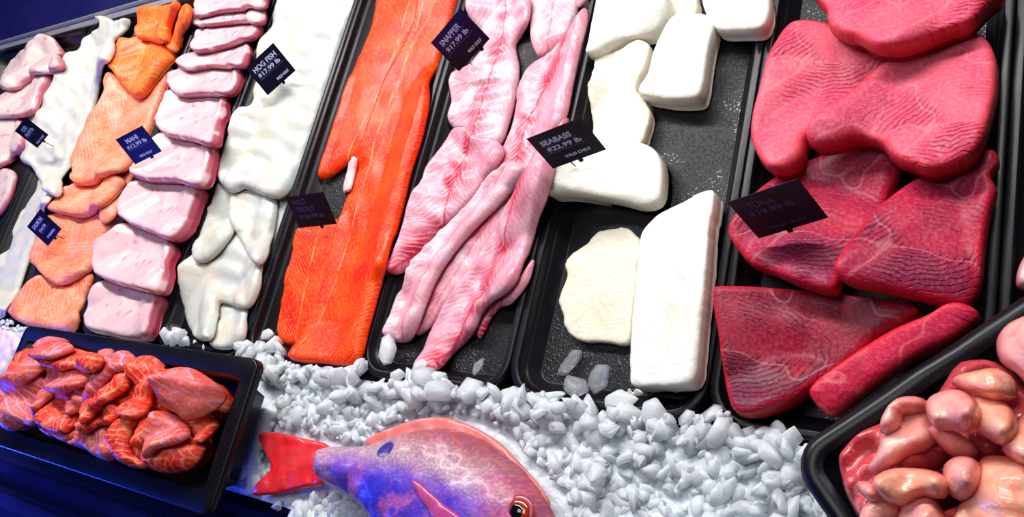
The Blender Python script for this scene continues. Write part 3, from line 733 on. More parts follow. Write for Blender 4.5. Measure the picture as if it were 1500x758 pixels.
# ---------------------------------------------------------------- heaps in the two tubs
def plan_px(pts, z): return proj([(x, y, z) for x, y in pts])
def blob(cx, cy, a, b, rot, n=9, irr=.12):
    t = np.linspace(0, 2*math.pi, n, endpoint=False)
    r = 1+RNG.uniform(-irr, irr, n)
    x = a*np.sign(np.cos(t))*np.abs(np.cos(t))**.7*r; y = b*np.sign(np.sin(t))*np.abs(np.sin(t))**.7*r
    return np.column_stack([cx+x*math.cos(rot)-y*math.sin(rot), cy+x*math.sin(rot)+y*math.cos(rot)])
ORD = ['first', 'second', 'third', 'fourth', 'fifth']
GS = 'salmon trimmings heaped in the tub'
CK = dict(zstart=.08, margin=.0006, e=.5, k=.9, r=.010, nse=.2, nscale=.035, step=.0040, under=.2)
for i in range(5):
    for j in range(2):
        p = blob(-1.42+i*.105, -.030+j*.066, .050, .0315, 0)
        piece('salmon_trimming', 'fish', 'deep salmon trimming under the heap, %s row, %s from the left' % (('front', 'back')[j], ORD[i]), GS, plan_px(p, .04), .038, M['chunk'], zref=.04, smooth=3, **{**CK, 'k': .3})
chunks = [
 ('trimming at the front left corner of the salmon heap by the picture edge', 'chunk_pale', [(2,570),(15,565),(24,608),(38,620),(24,630),(6,628),(1,600)]),
 ('small dark salmon trimming at the front rim, under the striped one', 'chunk', [(76,628),(95,630),(114,618),(114,640),(99,648),(84,642)]),
 ('fan-striped orange salmon trimming low on the left half of the heap', 'chunk', [(82,579),(110,570),(129,568),(126,586),(110,616),(92,635),(69,627),(71,603)]),
 ('violet-tinted salmon trimming on the left slope of the heap', 'chunk_pale', [(30,561),(53,548),(76,563),(73,592),(48,624),(24,612),(15,588)]),
 ('salmon trimming with a curled loose end, front rim left of centre', 'chunk_pale', [(118,636),(144,622),(167,632),(172,660),(164,675),(144,671),(125,657),(110,652)]),
 ('thin salmon trimming wrapped along the front centre of the heap', 'chunk', [(170,624),(190,611),(205,612),(191,632),(188,660),(214,684),(190,684),(169,668)]),
 ('salmon trimming with white ribs at the front right corner of the heap', 'chunk', [(221,660),(247,652),(285,652),(297,654),(283,683),(259,692),(228,690),(212,678)]),
 ('narrow red salmon trimming against the right wall of the blue-lit tub', 'chunk', [(274,618),(298,610),(326,588),(316,616),(300,642),(288,650),(277,638)]),
 ('red salmon trimming right of the fan-striped one, between two skins', 'chunk', [(129,614),(150,600),(166,592),(172,611),(167,622),(144,623),(120,636),(114,622)]),
 ('dark red glossy salmon trimming in the front middle of the heap', 'chunk', [(194,618),(218,605),(244,607),(236,624),(221,642),(205,657),(189,652)]),
 ('salmon trimming with a pale torn flap, right front of the heap', 'chunk_pale', [(232,622),(248,606),(267,616),(275,637),(258,650),(228,658),(212,672),(214,656)]),
 ('pale layered salmon trimming below the back left corner piece', 'chunk_pale', [(78,542),(106,538),(129,546),(132,560),(110,570),(82,577),(71,561)]),
 ('long salmon trimming standing in the back middle of the heap', 'chunk_pale', [(148,519),(160,511),(168,520),(183,514),(197,527),(190,540),(168,547),(152,562),(130,596),(117,612),(121,588),(136,554)]),
 ('bright red salmon trimming beside the long upright one', 'chunk', [(152,563),(167,548),(184,543),(185,568),(168,581),(144,596),(129,614),(117,622),(122,606)]),
 ('small salmon trimming in the middle of the right half of the heap', 'chunk', [(219,580),(243,560),(263,564),(263,592),(244,604),(223,602)]),
 ('flat salmon trimming along the back wall, right of the tall peak', 'chunk', [(244,544),(266,541),(290,550),(268,564),(246,560)]),
 ('orange salmon trimming at the back left rim', 'chunk', [(104,511),(126,516),(149,523),(141,542),(129,547),(106,539),(82,543),(78,527)]),
 ('pale salmon trimming at the back left corner, highest on the left', 'chunk_pale', [(48,520),(63,497),(91,496),(106,510),(78,528),(54,548),(30,562),(26,543)]),
 ('peaked orange salmon trimming in the middle of the heap', 'chunk', [(183,542),(198,529),(219,521),(243,546),(244,557),(222,574),(218,592),(202,612),(179,612),(163,589),(186,573)]),
 ('largest salmon trimming with pale lines, at the back right of the heap', 'chunk_pale', [(262,566),(281,555),(298,549),(313,551),(332,571),(328,585),(305,608),(281,615),(265,614),(261,592)]),
]
for lab, mt, pts in chunks:
    c = np.mean(pts, 0); q = np.array(pts)-c; _, _, vt = np.linalg.svd(q); ax = vt[0]*60
    piece('salmon_trimming', 'fish', lab, GS, pts, .0145, M[mt], spine=[c-ax, c+ax], **CK)

GP = 'pink trimmings in the tub at lower right'
PK = dict(zstart=.11, margin=.003, e=.5, k=.9, r=.010, nse=.25, nscale=.025, step=.0038, under=.25, bulge=.06)
for i in range(5):
    for j in range(3):
        uu, vv = -.15+i*.075, -.075+j*.075
        p = blob(cc[0]+u_[0]*uu+v_[0]*vv, cc[1]+u_[1]*uu+v_[1]*vv, .036, .036, th)
        if proj([(p[:, 0].mean(), p[:, 1].mean(), .06)])[0][0] < 1640:
            piece('fish_trimming', 'fish', 'deep red trimming under the pink heap, %s row, %s from the left' % (('back', 'middle', 'front')[j], ORD[i]), GP, plan_px(p, .04), .038, M['scrap_red'], zref=.04, smooth=3, **{**PK, 'k': .3})
scr = [
 ('pink trimming at the bottom picture edge, leftmost in its tub', 'scrap', [(1258,762),(1267,740),(1286,732),(1305,734),(1318,750),(1317,780),(1256,784)]),
 ('small pointed trimming sticking out at the left side of the pink heap', 'scrap', [(1254,708),(1266,706),(1280,709),(1289,722),(1298,734),(1276,735)]),
 ('red trimming deep in the middle of the pink heap', 'scrap_red', [(1420,625),(1448,640),(1472,655),(1461,672),(1434,668),(1420,654)]),
 ('rose trimming under the large pale flap', 'scrap_red', [(1309,684),(1327,665),(1359,652),(1383,663),(1380,680),(1354,692),(1318,691)]),
 ('whitish trimming with a raised tip at the bottom edge of the picture', 'scrap', [(1322,745),(1338,732),(1354,722),(1377,746),(1387,784),(1318,784)]),
 ('largest peach trimming at the lower right corner of the picture', 'scrap_orange', [(1430,689),(1440,671),(1470,669),(1512,686),(1530,730),(1520,784),(1394,784),(1407,738),(1424,723)]),
 ('trimming at the right edge above the largest peach one', 'scrap_orange', [(1479,643),(1492,616),(1516,598),(1530,640),(1514,684),(1484,671),(1469,657)]),
 ('pink egg-shaped trimming in the middle front of the heap', 'scrap', [(1383,684),(1398,671),(1424,672),(1436,688),(1427,718),(1405,731),(1387,715)]),
 ('peach trimming with a shiny violet skin at the left front of the heap', 'scrap_orange', [(1280,706),(1296,692),(1336,687),(1378,696),(1389,714),(1381,728),(1350,724),(1318,738),(1296,732)]),
 ('long pale flap of trimming drooping to the left wall of the tub', 'scrap', [(1316,603),(1340,597),(1360,601),(1369,621),(1374,640),(1355,657),(1327,666),(1305,684),(1278,694),(1271,688),(1286,661),(1292,634)]),
 ('curled trimming with a dark hollow at the left top of the heap', 'scrap', [(1289,630),(1296,603),(1318,584),(1350,584),(1361,597),(1338,602),(1320,604),(1316,621),(1297,635)]),
 ('thin pink strip hanging below the knotted trimming', 'scrap', [(1361,628),(1382,624),(1408,638),(1431,660),(1426,672),(1391,664),(1371,643)]),
 ('orange trimming right of the knotted one with a bead of fat', 'scrap_orange', [(1428,581),(1453,580),(1484,606),(1487,634),(1470,651),(1447,640),(1424,621)]),
 ('peach trimming at the back of the heap with a white gleam', 'scrap_orange', [(1395,559),(1424,547),(1460,542),(1484,557),(1487,581),(1466,586),(1434,577),(1411,570)]),
 ('knotted pink trimming with a dimple at the top of the heap', 'scrap', [(1359,586),(1381,574),(1408,573),(1431,593),(1433,613),(1417,631),(1394,628),(1371,625),(1358,604)]),
 ('tall pale trimming against the back wall at the right edge of the picture', 'scrap', [(1461,500),(1470,482),(1492,468),(1525,462),(1530,540),(1512,568),(1492,546),(1467,528)]),
]
for lab, mt, pts in scr:
    piece('fish_trimming', 'fish', lab, GP, pts, .0165, M[mt], **PK)
# ---------------------------------------------------------------- ice bed
def ice_z(p):
    return -.006+.0035*wob(p, .09, 31)+.0025*wob(p, .03, 32)
xs = np.arange(-1.86, -.02, .008); ys = np.arange(-.34, .1135, .008)
Gx, Gy = np.meshgrid(xs, ys, indexing='ij'); P2 = np.stack([Gx.ravel(), Gy.ravel()], 1)
zz = ice_z(P2)
sl, gxs, gys = grid_slice(-1.86, -.02, -.34, .113)
g2 = np.stack(np.meshgrid(gxs, gys, indexing='ij'), -1).reshape(-1, 2)
zi = ice_z(g2).reshape(len(gxs), len(gys))+.0022
km = ((g2[:, 0] > -.83) | (g2[:, 1] > -.075)).reshape(zi.shape) & (HM[sl] < -.02)
HM[sl] = np.where(km, np.maximum(HM[sl], zi), HM[sl]); HS[sl] = np.where(km, np.maximum(HS[sl], zi), HS[sl])

for nm_, w_ in (('salmon_tub', .030), ('trimmings_tub', .034)):       # ice reaches in under the overhanging rims
    s_, d_ = PANS[nm_]
    xx = GX0+CELL*np.arange(s_[0].start, s_[0].stop); yy = GY0+CELL*np.arange(s_[1].start, s_[1].stop)
    z_ = ice_z(np.stack(np.meshgrid(xx, yy, indexing='ij'), -1).reshape(-1, 2)).reshape(d_.shape)+.0022
    for H_m in (HM, HS): H_m[s_] = np.where((d_ > -.004) & (d_ < w_) & (yy[None, :] < .11), z_, H_m[s_])

# ---------------------------------------------------------------- whole snapper on the ice
s = NB('snapper_scales'); vec, u, v = s.uv(); rim = s.attr('rim_distance')
nz = s.noise(vec, 16, 4, .6); n2 = s.noise(vec, 9, 2)
sc_ = s.vor(vec, 300)
# u runs tail -> head, v towards the back (positive) and the belly (negative)
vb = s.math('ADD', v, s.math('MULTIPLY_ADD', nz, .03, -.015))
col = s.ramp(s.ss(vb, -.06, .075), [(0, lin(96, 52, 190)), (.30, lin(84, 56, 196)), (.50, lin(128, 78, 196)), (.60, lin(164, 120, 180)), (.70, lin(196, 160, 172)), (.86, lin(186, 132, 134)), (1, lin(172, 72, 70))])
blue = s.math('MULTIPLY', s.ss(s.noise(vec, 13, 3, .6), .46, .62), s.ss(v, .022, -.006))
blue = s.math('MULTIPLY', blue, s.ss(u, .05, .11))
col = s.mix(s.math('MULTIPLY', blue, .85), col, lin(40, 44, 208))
pinkm = s.math('MULTIPLY', s.ss(s.noise(vec, 21, 3, .6), .53, .66), .6)
col = s.mix(pinkm, col, lin(206, 104, 150))
col = s.mix(s.math('MULTIPLY', s.ss(u, .235, .285), .75), col, lin(196, 60, 84))
col = s.mix(s.math('MULTIPLY', s.ss(u, .040, .012), .6), col, lin(200, 150, 170))
sp = s.math('SQRT', s.math('ADD', s.math('POWER', s.math('SUBTRACT', u, .107), 2), s.math('POWER', s.math('SUBTRACT', v, .031), 2)))
col = s.mix(s.ss(sp, .012, .008), col, lin(28, 22, 128))
dark = s.ss(sc_, .35, .6)
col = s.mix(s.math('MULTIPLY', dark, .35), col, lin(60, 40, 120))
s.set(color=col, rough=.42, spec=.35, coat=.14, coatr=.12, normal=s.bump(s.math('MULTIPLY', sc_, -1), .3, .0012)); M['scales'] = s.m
def fin(name, a, b, rays=.0045):
    s = NB(name); vec, u, v = s.uv(); w = s.noise(s.comb(s.math('MULTIPLY', u, 14), s.math('MULTIPLY', v, .6/rays)), 1, 2)
    nz = s.noise(vec, 22, 3)
    s.set(color=s.mix(s.math('MULTIPLY_ADD', w, .7, s.math('MULTIPLY_ADD', nz, 1.5, -.75), clamp=True), a, b), rough=.32, spec=.5, coat=.3, coatr=.2, sss=.15, sssr=(.02, .004, .003), ssss=.3, normal=s.bump(w, .4, .0012)); return s.m
M['redfin'] = fin('red_tail_fin', lin(222, 14, 34), lin(222, 70, 76))
M['backfin'] = fin('pink_back_fin', lin(214, 104, 98), lin(216, 140, 140), .006)
M['pecfin'] = fin('pectoral_fin_skin', lin(166, 54, 116), lin(186, 76, 140), .003)
s = NB('eye_iris'); vec = s.obj(); s.set(color=s.mix(s.noise(vec, 120, 3), lin(190, 56, 30), lin(110, 14, 20)), rough=.12, coat=1, coatr=.03); M['iris'] = s.m
s = NB('eye_pupil'); s.set(color=lin(8, 8, 14), rough=.06, coat=1, coatr=.03); M['pupil'] = s.m
s = NB('gill_skin'); s.set(color=lin(150, 44, 62), rough=.35, coat=.3); M['gill'] = s.m

fo = pix([(640, 720)], 0.0)[0]
fish = empty('whole_snapper', (fo[0], fo[1], -.004), 'whole red snapper with violet-blue flank lying on the ice', 'fish')
sp_f = [(455,690),(520,694),(600,712),(680,744),(760,790),(812,838)]
body_px = [(478,657),(490,655),(510,656),(545,652),(580,640),(620,630),(660,630),(700,644),(735,667),(764,694),(786,722),(802,752),(816,790),(824,822),(820,846),(800,862),(760,884),(710,892),(655,878),(610,850),(578,812),(555,770),(530,742),(500,722),(480,712),(470,700),(468,684),(471,668)]
HMsave = HM.copy()
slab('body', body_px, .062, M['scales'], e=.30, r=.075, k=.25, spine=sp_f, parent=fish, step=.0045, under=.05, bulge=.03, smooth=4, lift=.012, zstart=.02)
def hz(px_, z0=.03):
    z = z0
    for _ in range(6):
        p = pix([px_], z)[0]; i = int((p[0]-GX0)/CELL); j = int((p[1]-GY0)/CELL); z = HM[i, j]
    return p, z
HMb = HM.copy()
HM[:] = HMsave
slab('tail_fin', [(376,636),(400,633),(440,642),(478,652),(486,668),(484,690),(474,710),(452,714),(420,720),(390,725),(368,724),(374,710),(388,696),(396,684),(388,668),(380,652)], .007, M['redfin'], e=.5, r=.006, k=.3, spine=[(490,684),(370,680)], parent=fish, step=.004, lift=.013, zstart=.012, nse=.12, nscale=.03)
HMt = HM.copy()
HM[:] = HMsave
slab('back_fin', [(535,648),(552,636),(580,625),(615,614),(650,612),(685,622),(712,636),(735,652),(764,682),(790,712),(806,742),(796,748),(776,722),(750,694),(722,672),(690,652),(655,644),(615,644),(575,652),(545,656)], .006, M['backfin'], e=.5, r=.005, k=.3, spine=[(540,652),(600,632),(650,628),(700,644),(750,684),(800,745)], parent=fish, step=.004, lift=.018, zstart=.02, nse=.1, nscale=.03)
HMd = HM.copy()
HM[:] = HMb
slab('pectoral_fin', [(606,704),(616,708),(634,724),(654,742),(676,758),(700,786),(690,800),(664,790),(640,764),(622,738),(610,718)], .004, M['pecfin'], e=.5, r=.004, k=1.2, spine=[(606,704),(695,795)], parent=fish, step=.0035)
HM[:] = HMb
slab('mouth', [(824,836),(808,832),(792,822),(789,827),(806,839),(822,843)], .0022, M['gill'], e=.5, r=.002, k=1.5, parent=fish, step=.003)
HM[:] = HMb
# gill plate edge and eye
def ell(parent, name, p, z, rx, ry, rz, mat, rot=0):
    bm = bmesh.new(); bmesh.ops.create_uvsphere(bm, u_segments=24, v_segments=14, radius=1)
    bm.transform(Matrix.Translation((p[0], p[1], z)) @ Matrix.Rotation(rot, 4, 'Z') @ Matrix.Diagonal((rx, ry, rz, 1)))
    return bm_obj(name, bm, mat, parent, smooth=True)
pe, ze = hz((758, 750))
ring_ = ell(fish, 'eye_socket', pe, ze-.002, .0180, .0165, .0035, M['gill'])
pe2, ze2 = hz((758, 751))
eye = ell(fish, 'eye', pe, ze-.0005, .0140, .0132, .0052, M['iris'])
pup = ell(eye, 'pupil', pe, ze+.0028, .0082, .0078, .0028, M['pupil'])
HM[:] = HMb
HM[:] = np.maximum(HMb, np.maximum(HMt, HMd))
# pale fish on the ice beyond the tub
piece('pale_fillet', 'fish', 'pale pink fillet with a red edge lying on ice left of the tub', 'fish beside the tub', [(-30,482),(-5,480),(18,486),(30,500),(20,524),(2,552),(-20,580),(-50,590)], .012, M['skin'], e=.5, k=.4, r=.01, nse=.1)

# ---------------------------------------------------------------- crushed ice
FM = dil(np.where(HM > HMsave+.0015, 1., 0.)) > .5
keep = ~((Gx < -.83) & (Gy < -.075-.02*np.sin(Gx*30)**2*0)).ravel()
fi = np.clip(((P2[:, 0]-GX0)/CELL).astype(int), 0, GNX-1); fj = np.clip(((P2[:, 1]-GY0)/CELL).astype(int), 0, GNY-1)
occ = FM.astype(float)
for _ in range(4): occ = dil(occ)
rise = np.where((occ[fi, fj] > .5) | (P2[:, 1] > .098), 0, .0058)
for nm_ in ('salmon_tub', 'trimmings_tub'):
    s_, d_ = PANS[nm_]; D_ = np.full(HM.shape, -1.); D_[s_] = d_
    rise = np.where(D_[fi, fj] > .012, 0, rise)
zz = zz+rise
nx_, ny_ = Gx.shape; V = np.column_stack([P2, zz]); Fc = []
for i in range(nx_-1):
    for j in range(ny_-1):
        q = (i*ny_+j, (i+1)*ny_+j, (i+1)*ny_+j+1, i*ny_+j+1)
        if all(keep[k] for k in q): Fc.append(q)
bm = bmesh.new(); vs = [bm.verts.new(v) for v in V]
for f in Fc: bm.faces.new([vs[i] for i in f])
bmesh.ops.delete(bm, geom=[v for v in bm.verts if not v.link_faces], context='VERTS')
r_ = bmesh.ops.extrude_face_region(bm, geom=bm.faces[:])
for e in r_['geom']:
    if isinstance(e, bmesh.types.BMVert): e.co.z = -.044
bmesh.ops.recalc_face_normals(bm, faces=bm.faces[:])
ICE = tag(empty('crushed_ice', (-.5, -.05, -.044)), 'bed of crushed white ice spread in front of the trays', 'ice', kind='stuff')
bm_obj('packed_ice', bm, M['icebed'], ICE, smooth=True)
def chunk_template(seed, flat):
    r = np.random.default_rng(seed); p = r.normal(size=(13, 3)); p /= np.linalg.norm(p, axis=1)[:, None]; p *= np.array([1, r.uniform(.6, .95), flat])*r.uniform(.75, 1.1, (13, 1))
    bm = bmesh.new()
    for q in p: bm.verts.new(q)
    h = bmesh.ops.convex_hull(bm, input=bm.verts[:])
    bmesh.ops.delete(bm, geom=[v for v in bm.verts if not v.link_faces], context='VERTS')
    bmesh.ops.bevel(bm, geom=bm.edges[:], offset=.10, segments=2, affect='EDGES', clamp_overlap=True)
    bm.normal_update(); bm.verts.index_update()
    V = np.array([v.co[:] for v in bm.verts]); Fc = [[v.index for v in f.verts] for f in bm.faces]; bm.free(); return V, Fc
TPL = [chunk_template(900+i, .35+.06*(i % 6)) for i in range(16)]
ice_px = np.array([(246,497),(262,487),(285,498),(320,508),(345,496),(362,480),(378,486),(402,472),(414,500),(424,532),(470,541),(520,545),(536,540),(548,556),(600,548),(640,556),(680,565),(706,570),(740,572),(790,585),(830,592),(870,596),(930,606),(990,612),(1040,606),(1066,590),(1082,608),(1112,618),(1146,628),(1176,648),(1196,690),(1224,745),(1250,800),(1240,900),(470,900),(440,780),(404,750),(374,728),(350,700),(348,680),(366,656),(376,600),(384,545),(382,527)], float)
left_px = np.array([(-60,470),(20,470),(44,480),(20,520),(0,560),(-60,600)], float)
allV, allF, off = [], [], 0
def in_poly(q, poly): return sdf(q, poly) > 0
def add_chunk(x, y, size, zlift=0.0, ti=None, r=RNG):
    global off
    V, Fc = TPL[int(r.integers(len(TPL))) if ti is None else ti]
    A = r.normal(size=(3,)); 
    ax = Vector((A[0]*.5, A[1]*.5, 1)).normalized()
    R3 = np.array(Matrix.Rotation(r.uniform(0, 6.28), 3, ax) @ Matrix.Rotation(r.uniform(-.6, .6), 3, 'X'))
    W_ = V@R3.T*size
    i = np.clip(((x+W_[:, 0]-GX0)/CELL).astype(int), 0, GNX-1); j = np.clip(((y+W_[:, 1]-GY0)/CELL).astype(int), 0, GNY-1)
    sup = HMD[i, j].max()
    z = sup-W_[:, 2].min()+.0009+zlift
    return W_+np.array([x, y, z]), Fc, sup
rng = np.random.default_rng(5)
HMD = dil(HM)
for layer, (stp, s0, s1, zl) in enumerate(((.0130, .010, .019, -.003), (.0130, .007, .022, .000))):
    for x in np.arange(-1.80, -.10, stp):
        for y in np.arange(-.30, .135, stp):
            px_, py_ = x+rng.uniform(-.5, .5)*stp, y+rng.uniform(-.5, .5)*stp
            q = proj([(px_, py_, .006)])
            ok = in_poly(q, ice_px)[0] or in_poly(q, left_px)[0]
            if not ok or (px_ < -.822 and py_ < -.068): continue
            if FM[int((px_-GX0)/CELL), int((py_-GY0)/CELL)]: continue
            sz = rng.uniform(s0, s1)
            for sz in (sz, sz*.6, sz*.4):
                W_, Fc, sup = add_chunk(px_, py_, sz, 0, r=rng)
                lim = ice_z(np.array([[px_, py_]]))[0]+.0055 if py_ < .10 else .0065
                if sup <= lim: break
            if sup > lim: continue
            hgt_ = W_[:, 2].max()-W_[:, 2].min()
            if py_ < .088 and sup < 0: W_[:, 2] -= min(hgt_*(.42 if layer == 0 else .55)*min(1, sz/.011), W_[:, 2].min()+.036)
            allV.append(W_); allF += [[a+off for a in f] for f in Fc]; off += len(W_)
V = np.vstack(allV)
o = mesh_obj('ice_chips', V, allF, M['ice'], ICE, smooth=True)

# loose ice lumps one can count
def lump(px_, sx, lab, mat, grp, flat=None, zfix=None):
    r = np.random.default_rng(int(px_[0]*7+px_[1]))
    V, Fc = TPL[int(r.integers(len(TPL)))]
    p = pix([px_], .0)[0]
    bm = bmesh.new(); vs = [bm.verts.new(v) for v in V]
    for f in Fc: bm.faces.new([vs[i] for i in f])
    bmesh.ops.subdivide_edges(bm, edges=bm.edges[:], cuts=1, use_grid_fill=True, smooth=.6)
    bm.transform(Matrix.Rotation(r.uniform(0, 3), 4, 'Z') @ Matrix.Diagonal((sx, sx*.8, sx*(flat or .75), 1)))
    bm.normal_update(); W_ = np.array([v.co[:] for v in bm.verts]); bm.verts.index_update(); Fc2 = [[v.index for v in f.verts] for f in bm.faces]; bm.free()
    for _ in range(6):
        i = ((p[0]+W_[:, 0]-GX0)/CELL).astype(int); j = ((p[1]+W_[:, 1]-GY0)/CELL).astype(int)
        z0 = (HM[i, j].max() if zfix is None else zfix)-W_[:, 2].min()+.0005
        p = .4*p+.6*pix([px_], z0)[0]
    W_ += np.array([p[0], p[1], z0])
    return tag(mesh_obj('ice_lump', W_, Fc2, mat, smooth=True), lab, 'ice', grp)
GL = 'loose ice lumps in the front of the seabass tray'
lump((832,532), .024, 'pale ice lump farthest back in the seabass tray, below the torn cream piece', M['clearice'], GL)
lump((878,556), .023, 'clear dark ice lump nearest the long seabass slab', M['clearice'], GL)
lump((845,564), .023, 'clear ice lump in the middle of the loose cluster in the seabass tray', M['clearice'], GL)
lump((808,577), .020, 'flat white ice lump left of the loose cluster in the seabass tray', M['ice'], GL, flat=.35)
lump((908,587), .021, 'flat white ice lump beside the front end of the long seabass slab', M['ice'], GL, flat=.35)
piece('fish_shred', 'fish', 'tiny white curl of fish below the long seabass slab', 'white seabass pieces', [(923,582),(930,574),(933,579),(941,575),(949,580),(940,583),(934,583),(929,588)], .003, M['seabass'], e=.5, r=.002, step=.0016, k=1)
GL = 'ice lumps along the tray fronts'
lump((566,512), .024, 'large translucent ice lump at the tail of the pale snapper fillet', M['ice'], GL, flat=.5)
lump((614,540), .017, 'flat ice lump under the tail of the front snapper fillet', M['ice'], GL, flat=.35)
lump((258,490), .019, 'ice lump in the front left corner of the hogfish tray', M['ice'], GL, flat=.5)
lump((392,488), .018, 'ice lump in the front corner of the trout tray', M['ice'], GL, flat=.6)
lump((700,538), .013, 'clear melting ice bead in the dark front corner of the snapper tray', M['clearice'], GL, flat=.6)
lump((353,694), .019, 'blue-glowing ice lump between the tub and the snapper tail', M['clearice'], 'ice by the tub', flat=.7, zfix=.001)
# ---------------------------------------------------------------- price tags
def fit_card(c4, zc):
    """centre, axes and size of the real card whose corners show at c4 (TL, TR, BR, BL)"""
    c4 = np.array(c4, float); cpx = c4.mean(0); c0 = np.array([*pix([cpx], zc)[0], zc])
    flat = np.column_stack([pix(c4, zc), np.full(4, zc)])
    xd = flat[1]-flat[0]+flat[2]-flat[3]; w0 = np.linalg.norm(xd)/2; h0 = np.linalg.norm(flat[3]-flat[0]+flat[2]-flat[1])/2
    ang = math.atan2(xd[1], xd[0])
    def build(q):
        R3 = Matrix.Rotation(q[2], 3, 'Z') @ Matrix.Rotation(q[1], 3, 'X') @ Matrix.Rotation(q[0], 3, 'Y')
        ex, ey = np.array(R3.col[0]), np.array(R3.col[1]); c = c0+np.array([q[5], q[6], 0])
        return c, ex, ey, math.exp(q[3]), math.exp(q[4]), np.array([c+ex*i*math.exp(q[3])/2+ey*j*math.exp(q[4])/2 for i, j in ((-1, 1), (1, 1), (1, -1), (-1, -1))])
    def res(q):
        K_ = build(q); e = (proj(K_[5])-c4).ravel()
        return np.r_[e, 5*(q[3]-q[4]-math.log(1.38)), 1.5*(q[1]-.45), 1.5*q[0]]
    best = None
    for t1 in (-.2, .3, .8):
      q = np.array([0, t1, ang, math.log(w0), math.log(h0), 0, 0.])
      for _ in range(40):
          r0 = res(q); J = np.zeros((len(r0), 7))
          for k in range(7):
              dq = np.zeros(7); dq[k] = 1e-5; J[:, k] = (res(q+dq)-r0)/1e-5
          st = np.linalg.solve(J.T@J+1e-3*np.diag(np.diag(J.T@J)+1e-6), -J.T@r0); q = q+np.clip(st, -.2, .2)
      cst = (res(q)**2).sum()
      if best is None or cst < best[0]: best = (cst, q)
    return build(best[1])

def text_mesh(txt, size):
    cu = bpy.data.curves.new('lettering', 'FONT'); cu.body = txt; cu.size = size; cu.align_x = 'LEFT'; cu.extrude = .00015; cu.offset = size*.022
    ob = bpy.data.objects.new('lettering', cu); C.objects.link(ob)
    bpy.context.view_layer.update()
    me = bpy.data.meshes.new_from_object(ob.evaluated_get(bpy.context.evaluated_depsgraph_get()))
    bpy.data.objects.remove(ob); bpy.data.curves.remove(cu)
    V = np.array([v.co[:] for v in me.vertices]); Fc = [list(p.vertices) for p in me.polygons]; bpy.data.meshes.remove(me)
    return V, Fc

def serif_text(txt, hgt, wid):
    """condensed lettering with slab serifs at head and foot of the stems"""
    V, Fc = text_mesh(txt, 1.0)
    lo, hi = V.min(0), V.max(0)
    V[:, 0] = (V[:, 0]-lo[0])/(hi[0]-lo[0])*wid; V[:, 1] = (V[:, 1]-lo[1])/(hi[1]-lo[1])*hgt
    V[:, 2] = (V[:, 2]-V[:, 2].min()); V[:, 2] *= .0003/max(V[:, 2].max(), 1e-9)
    return V, Fc

def price_tag(c4, zc, lines, label, peg=.5, dim=False):
    for _ in range(14):                     # lift the card until it clears the fish under it
        c, ex, ey, w, h, cor = fit_card(c4, zc); ez = np.cross(ex, ey)
        g = np.array([c+ex*a*w+ey*b*h for a in np.linspace(-.5, .5, 9) for b in np.linspace(-.56, .5, 9)])
        dz = (HM[((g[:, 0]-GX0)/CELL).astype(int), ((g[:, 1]-GY0)/CELL).astype(int)]+.004-g[:, 2]).max()
        if dz <= 0: break
        zc += dz*.7+.001
    rt = empty('price_tag', c, label, 'price tag', 'price tags stuck in the fish')
    def local(V): return c+V[:, :1]*ex+V[:, 1:2]*ey+V[:, 2:3]*ez
    bm = bmesh.new(); box_bm(bm, -w/2, w/2, -h/2, h/2, -.0009, 0, .0003)
    V = np.array([v.co[:] for v in bm.verts]); bm.verts.index_update(); Fc = [[v.index for v in f.verts] for f in bm.faces]; bm.free()
    mesh_obj('card', local(V), Fc, M['card'], rt, smooth=False)
    for k, (t, x0, y0, wd, hg) in enumerate(lines):
        V, Fc = serif_text(t, hg*h, wd*w); V = V+np.array([(x0-.5)*w, (.5-y0-hg)*h, .0001])
        mesh_obj('lettering', local(V), Fc, M['letter_dim'] if dim else M['letter'], rt, smooth=False)
        if k < 2 and not dim:
            bm = bmesh.new(); box_bm(bm, (x0-.5-.02)*w, (x0-.5+wd+.06)*w, (.5-y0-hg-.035)*h, (.5-y0-hg-.025)*h, 0, .0002)
            V = np.array([v.co[:] for v in bm.verts]); bm.verts.index_update(); Fc = [[v.index for v in f.verts] for f in bm.faces]; bm.free()
            mesh_obj('rule', local(V), Fc, M['rule'], rt, smooth=False)
    # clip on the lower edge and the pin that goes down into the fish
    a = c-ex*.22*w+ey*.12*h-ez*.0009
    i = int((a[0]-GX0)/CELL); j = int((a[1]-GY0)/CELL); zb = HM[i, j]+.0008
    bm = bmesh.new(); box_bm(bm, (peg-.5)*w-.0025, (peg-.5)*w+.0025, -h/2-.004, -h/2+.006, -.0022, .0010, .0006)
    V = np.array([v.co[:] for v in bm.verts]); bm.verts.index_update(); Fc = [[v.index for v in f.verts] for f in bm.faces]; bm.free()
    mesh_obj('clip', local(V), Fc, M['stake'], rt, smooth=False)
    bm = bmesh.new(); d = max(a[2]-zb, .003)
    bmesh.ops.create_cone(bm, cap_ends=True, segments=10, radius1=.0008, radius2=.0013, depth=d, matrix=Matrix.Translation((a[0]-ez[0]*.001, a[1]-ez[1]*.001, a[2]-d/2)))
    bm_obj('pin', bm, M['stake'], rt, smooth=True)

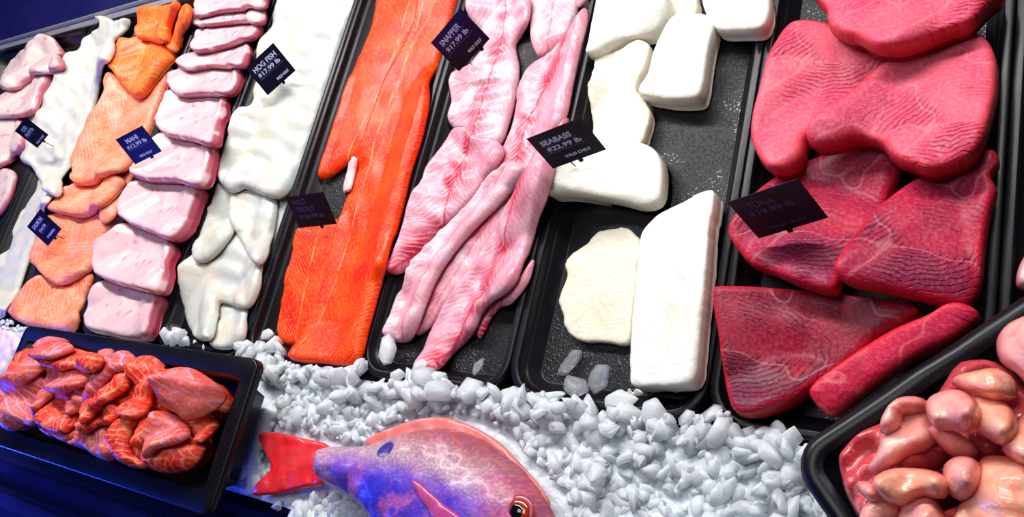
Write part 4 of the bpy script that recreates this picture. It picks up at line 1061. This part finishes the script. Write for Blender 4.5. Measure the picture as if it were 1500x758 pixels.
WG = ('WILD GULF', .47, .80, .40, .085)
price_tag([(632,63),(673,12),(718.5,57),(671,105)], .045, [('SNAPPER', .14, .15, .60, .15), ('$17.99 lb', .14, .38, .66, .15), WG], 'navy tag reading SNAPPER with the price in white, in the snapper tray', .72)
price_tag([(771,203.5),(850,173),(888,219),(810,248)], .040, [('SEABASS', .14, .20, .55, .14), ('$22.99 lb', .16, .42, .62, .14), ('WILD CHILE', .34, .76, .46, .08)], 'black tag reading SEABASS with the price, standing in the white seabass', .52)
price_tag([(1064.5,297),(1169,262),(1213,319.5),(1112,350)], .052, [('TUNA', .20, .16, .36, .14), ('$19.99 lb', .14, .36, .62, .14), ('WILD GULF', .22, .80, .55, .07)], 'black tag reading TUNA with faint lettering, stuck in the tuna', .45, True)
price_tag([(359.5,100),(400,63),(433,103),(392,140)], .035, [('HOG FISH', .12, .16, .76, .15), ('$17.99 lb', .14, .38, .72, .15), WG], 'dark tag reading HOG FISH, over the hogfish tray wall', .55)
price_tag([(169,205),(208,184),(237,222),(198,241)], .038, [('MAHI', .24, .14, .42, .16), ('$12.99 lb', .14, .36, .70, .16), ('WILD GULF', .30, .80, .45, .08)], 'navy tag between the pale salmon and the pink steaks', .6)
price_tag([(39.5,332.5),(58.5,306.5),(90,336),(70,361)], .030, [('SALMON', .14, .14, .62, .15), ('$14.99', .24, .40, .42, .15), ('FARMED', .30, .76, .50, .09)], 'small navy tag between the lower white fillet and the pale salmon', .5)
price_tag([(21.5,192.5),(36.7,171.5),(71,198),(54.5,217)], .030, [('COD', .26, .14, .34, .15), ('$9.99 lb', .16, .36, .60, .16), ('WILD GULF', .20, .84, .62, .08)], 'leftmost small navy tag, beside the long white fillet', .55)
price_tag([(417.5,290),(474,281),(493,329),(438,334)], .025, [('WILD', .10, .12, .36, .16), ('TROUT', .16, .36, .46, .15), ('$16.99 lb', .18, .60, .60, .15)], 'crooked dark tag on the trout tray wall with scribbled lettering', .6, True)

# ---------------------------------------------------------------- light
def area(name, loc, target, sx, sy, power, col=(1, 1, 1)):
    L = bpy.data.lights.new(name, 'AREA'); L.shape = 'RECTANGLE'; L.size = sx; L.size_y = sy; L.energy = power; L.color = col
    o = bpy.data.objects.new(name, L); C.objects.link(o); o.location = loc
    o.rotation_euler = (Vector(target)-Vector(loc)).to_track_quat('-Z', 'Z').to_euler(); return o
area('case_strip_light', (-1.0, 1.32, 1.36), (-.85, .30, 0), 2.8, .16, 62, (1.0, .97, .95))
area('ceiling_light', (-.6, .30, 2.3), (-.7, .35, 0), 1.2, .8, 13, (.96, .97, 1.0))
area('blue_neon_tube', (-1.95, -.44, .15), (-1.4, -.08, .03), .5, .05, 8.0, (.02, .06, 1.0))
area('blue_sign_light', (-3.3, .20, .98), (-1.4, .08, .05), 1.0, .5, 3.2, (.03, .09, 1.0))
w = bpy.data.worlds.new('World'); bpy.context.scene.world = w; w.use_nodes = True
w.node_tree.nodes['Background'].inputs[0].default_value = (.30, .34, .55, 1); w.node_tree.nodes['Background'].inputs[1].default_value = .05
vs_ = bpy.context.scene.view_settings
vs_.view_transform = 'Standard'; vs_.look = 'None'; vs_.exposure = .15; vs_.gamma = 1; vs_.use_curve_mapping = False
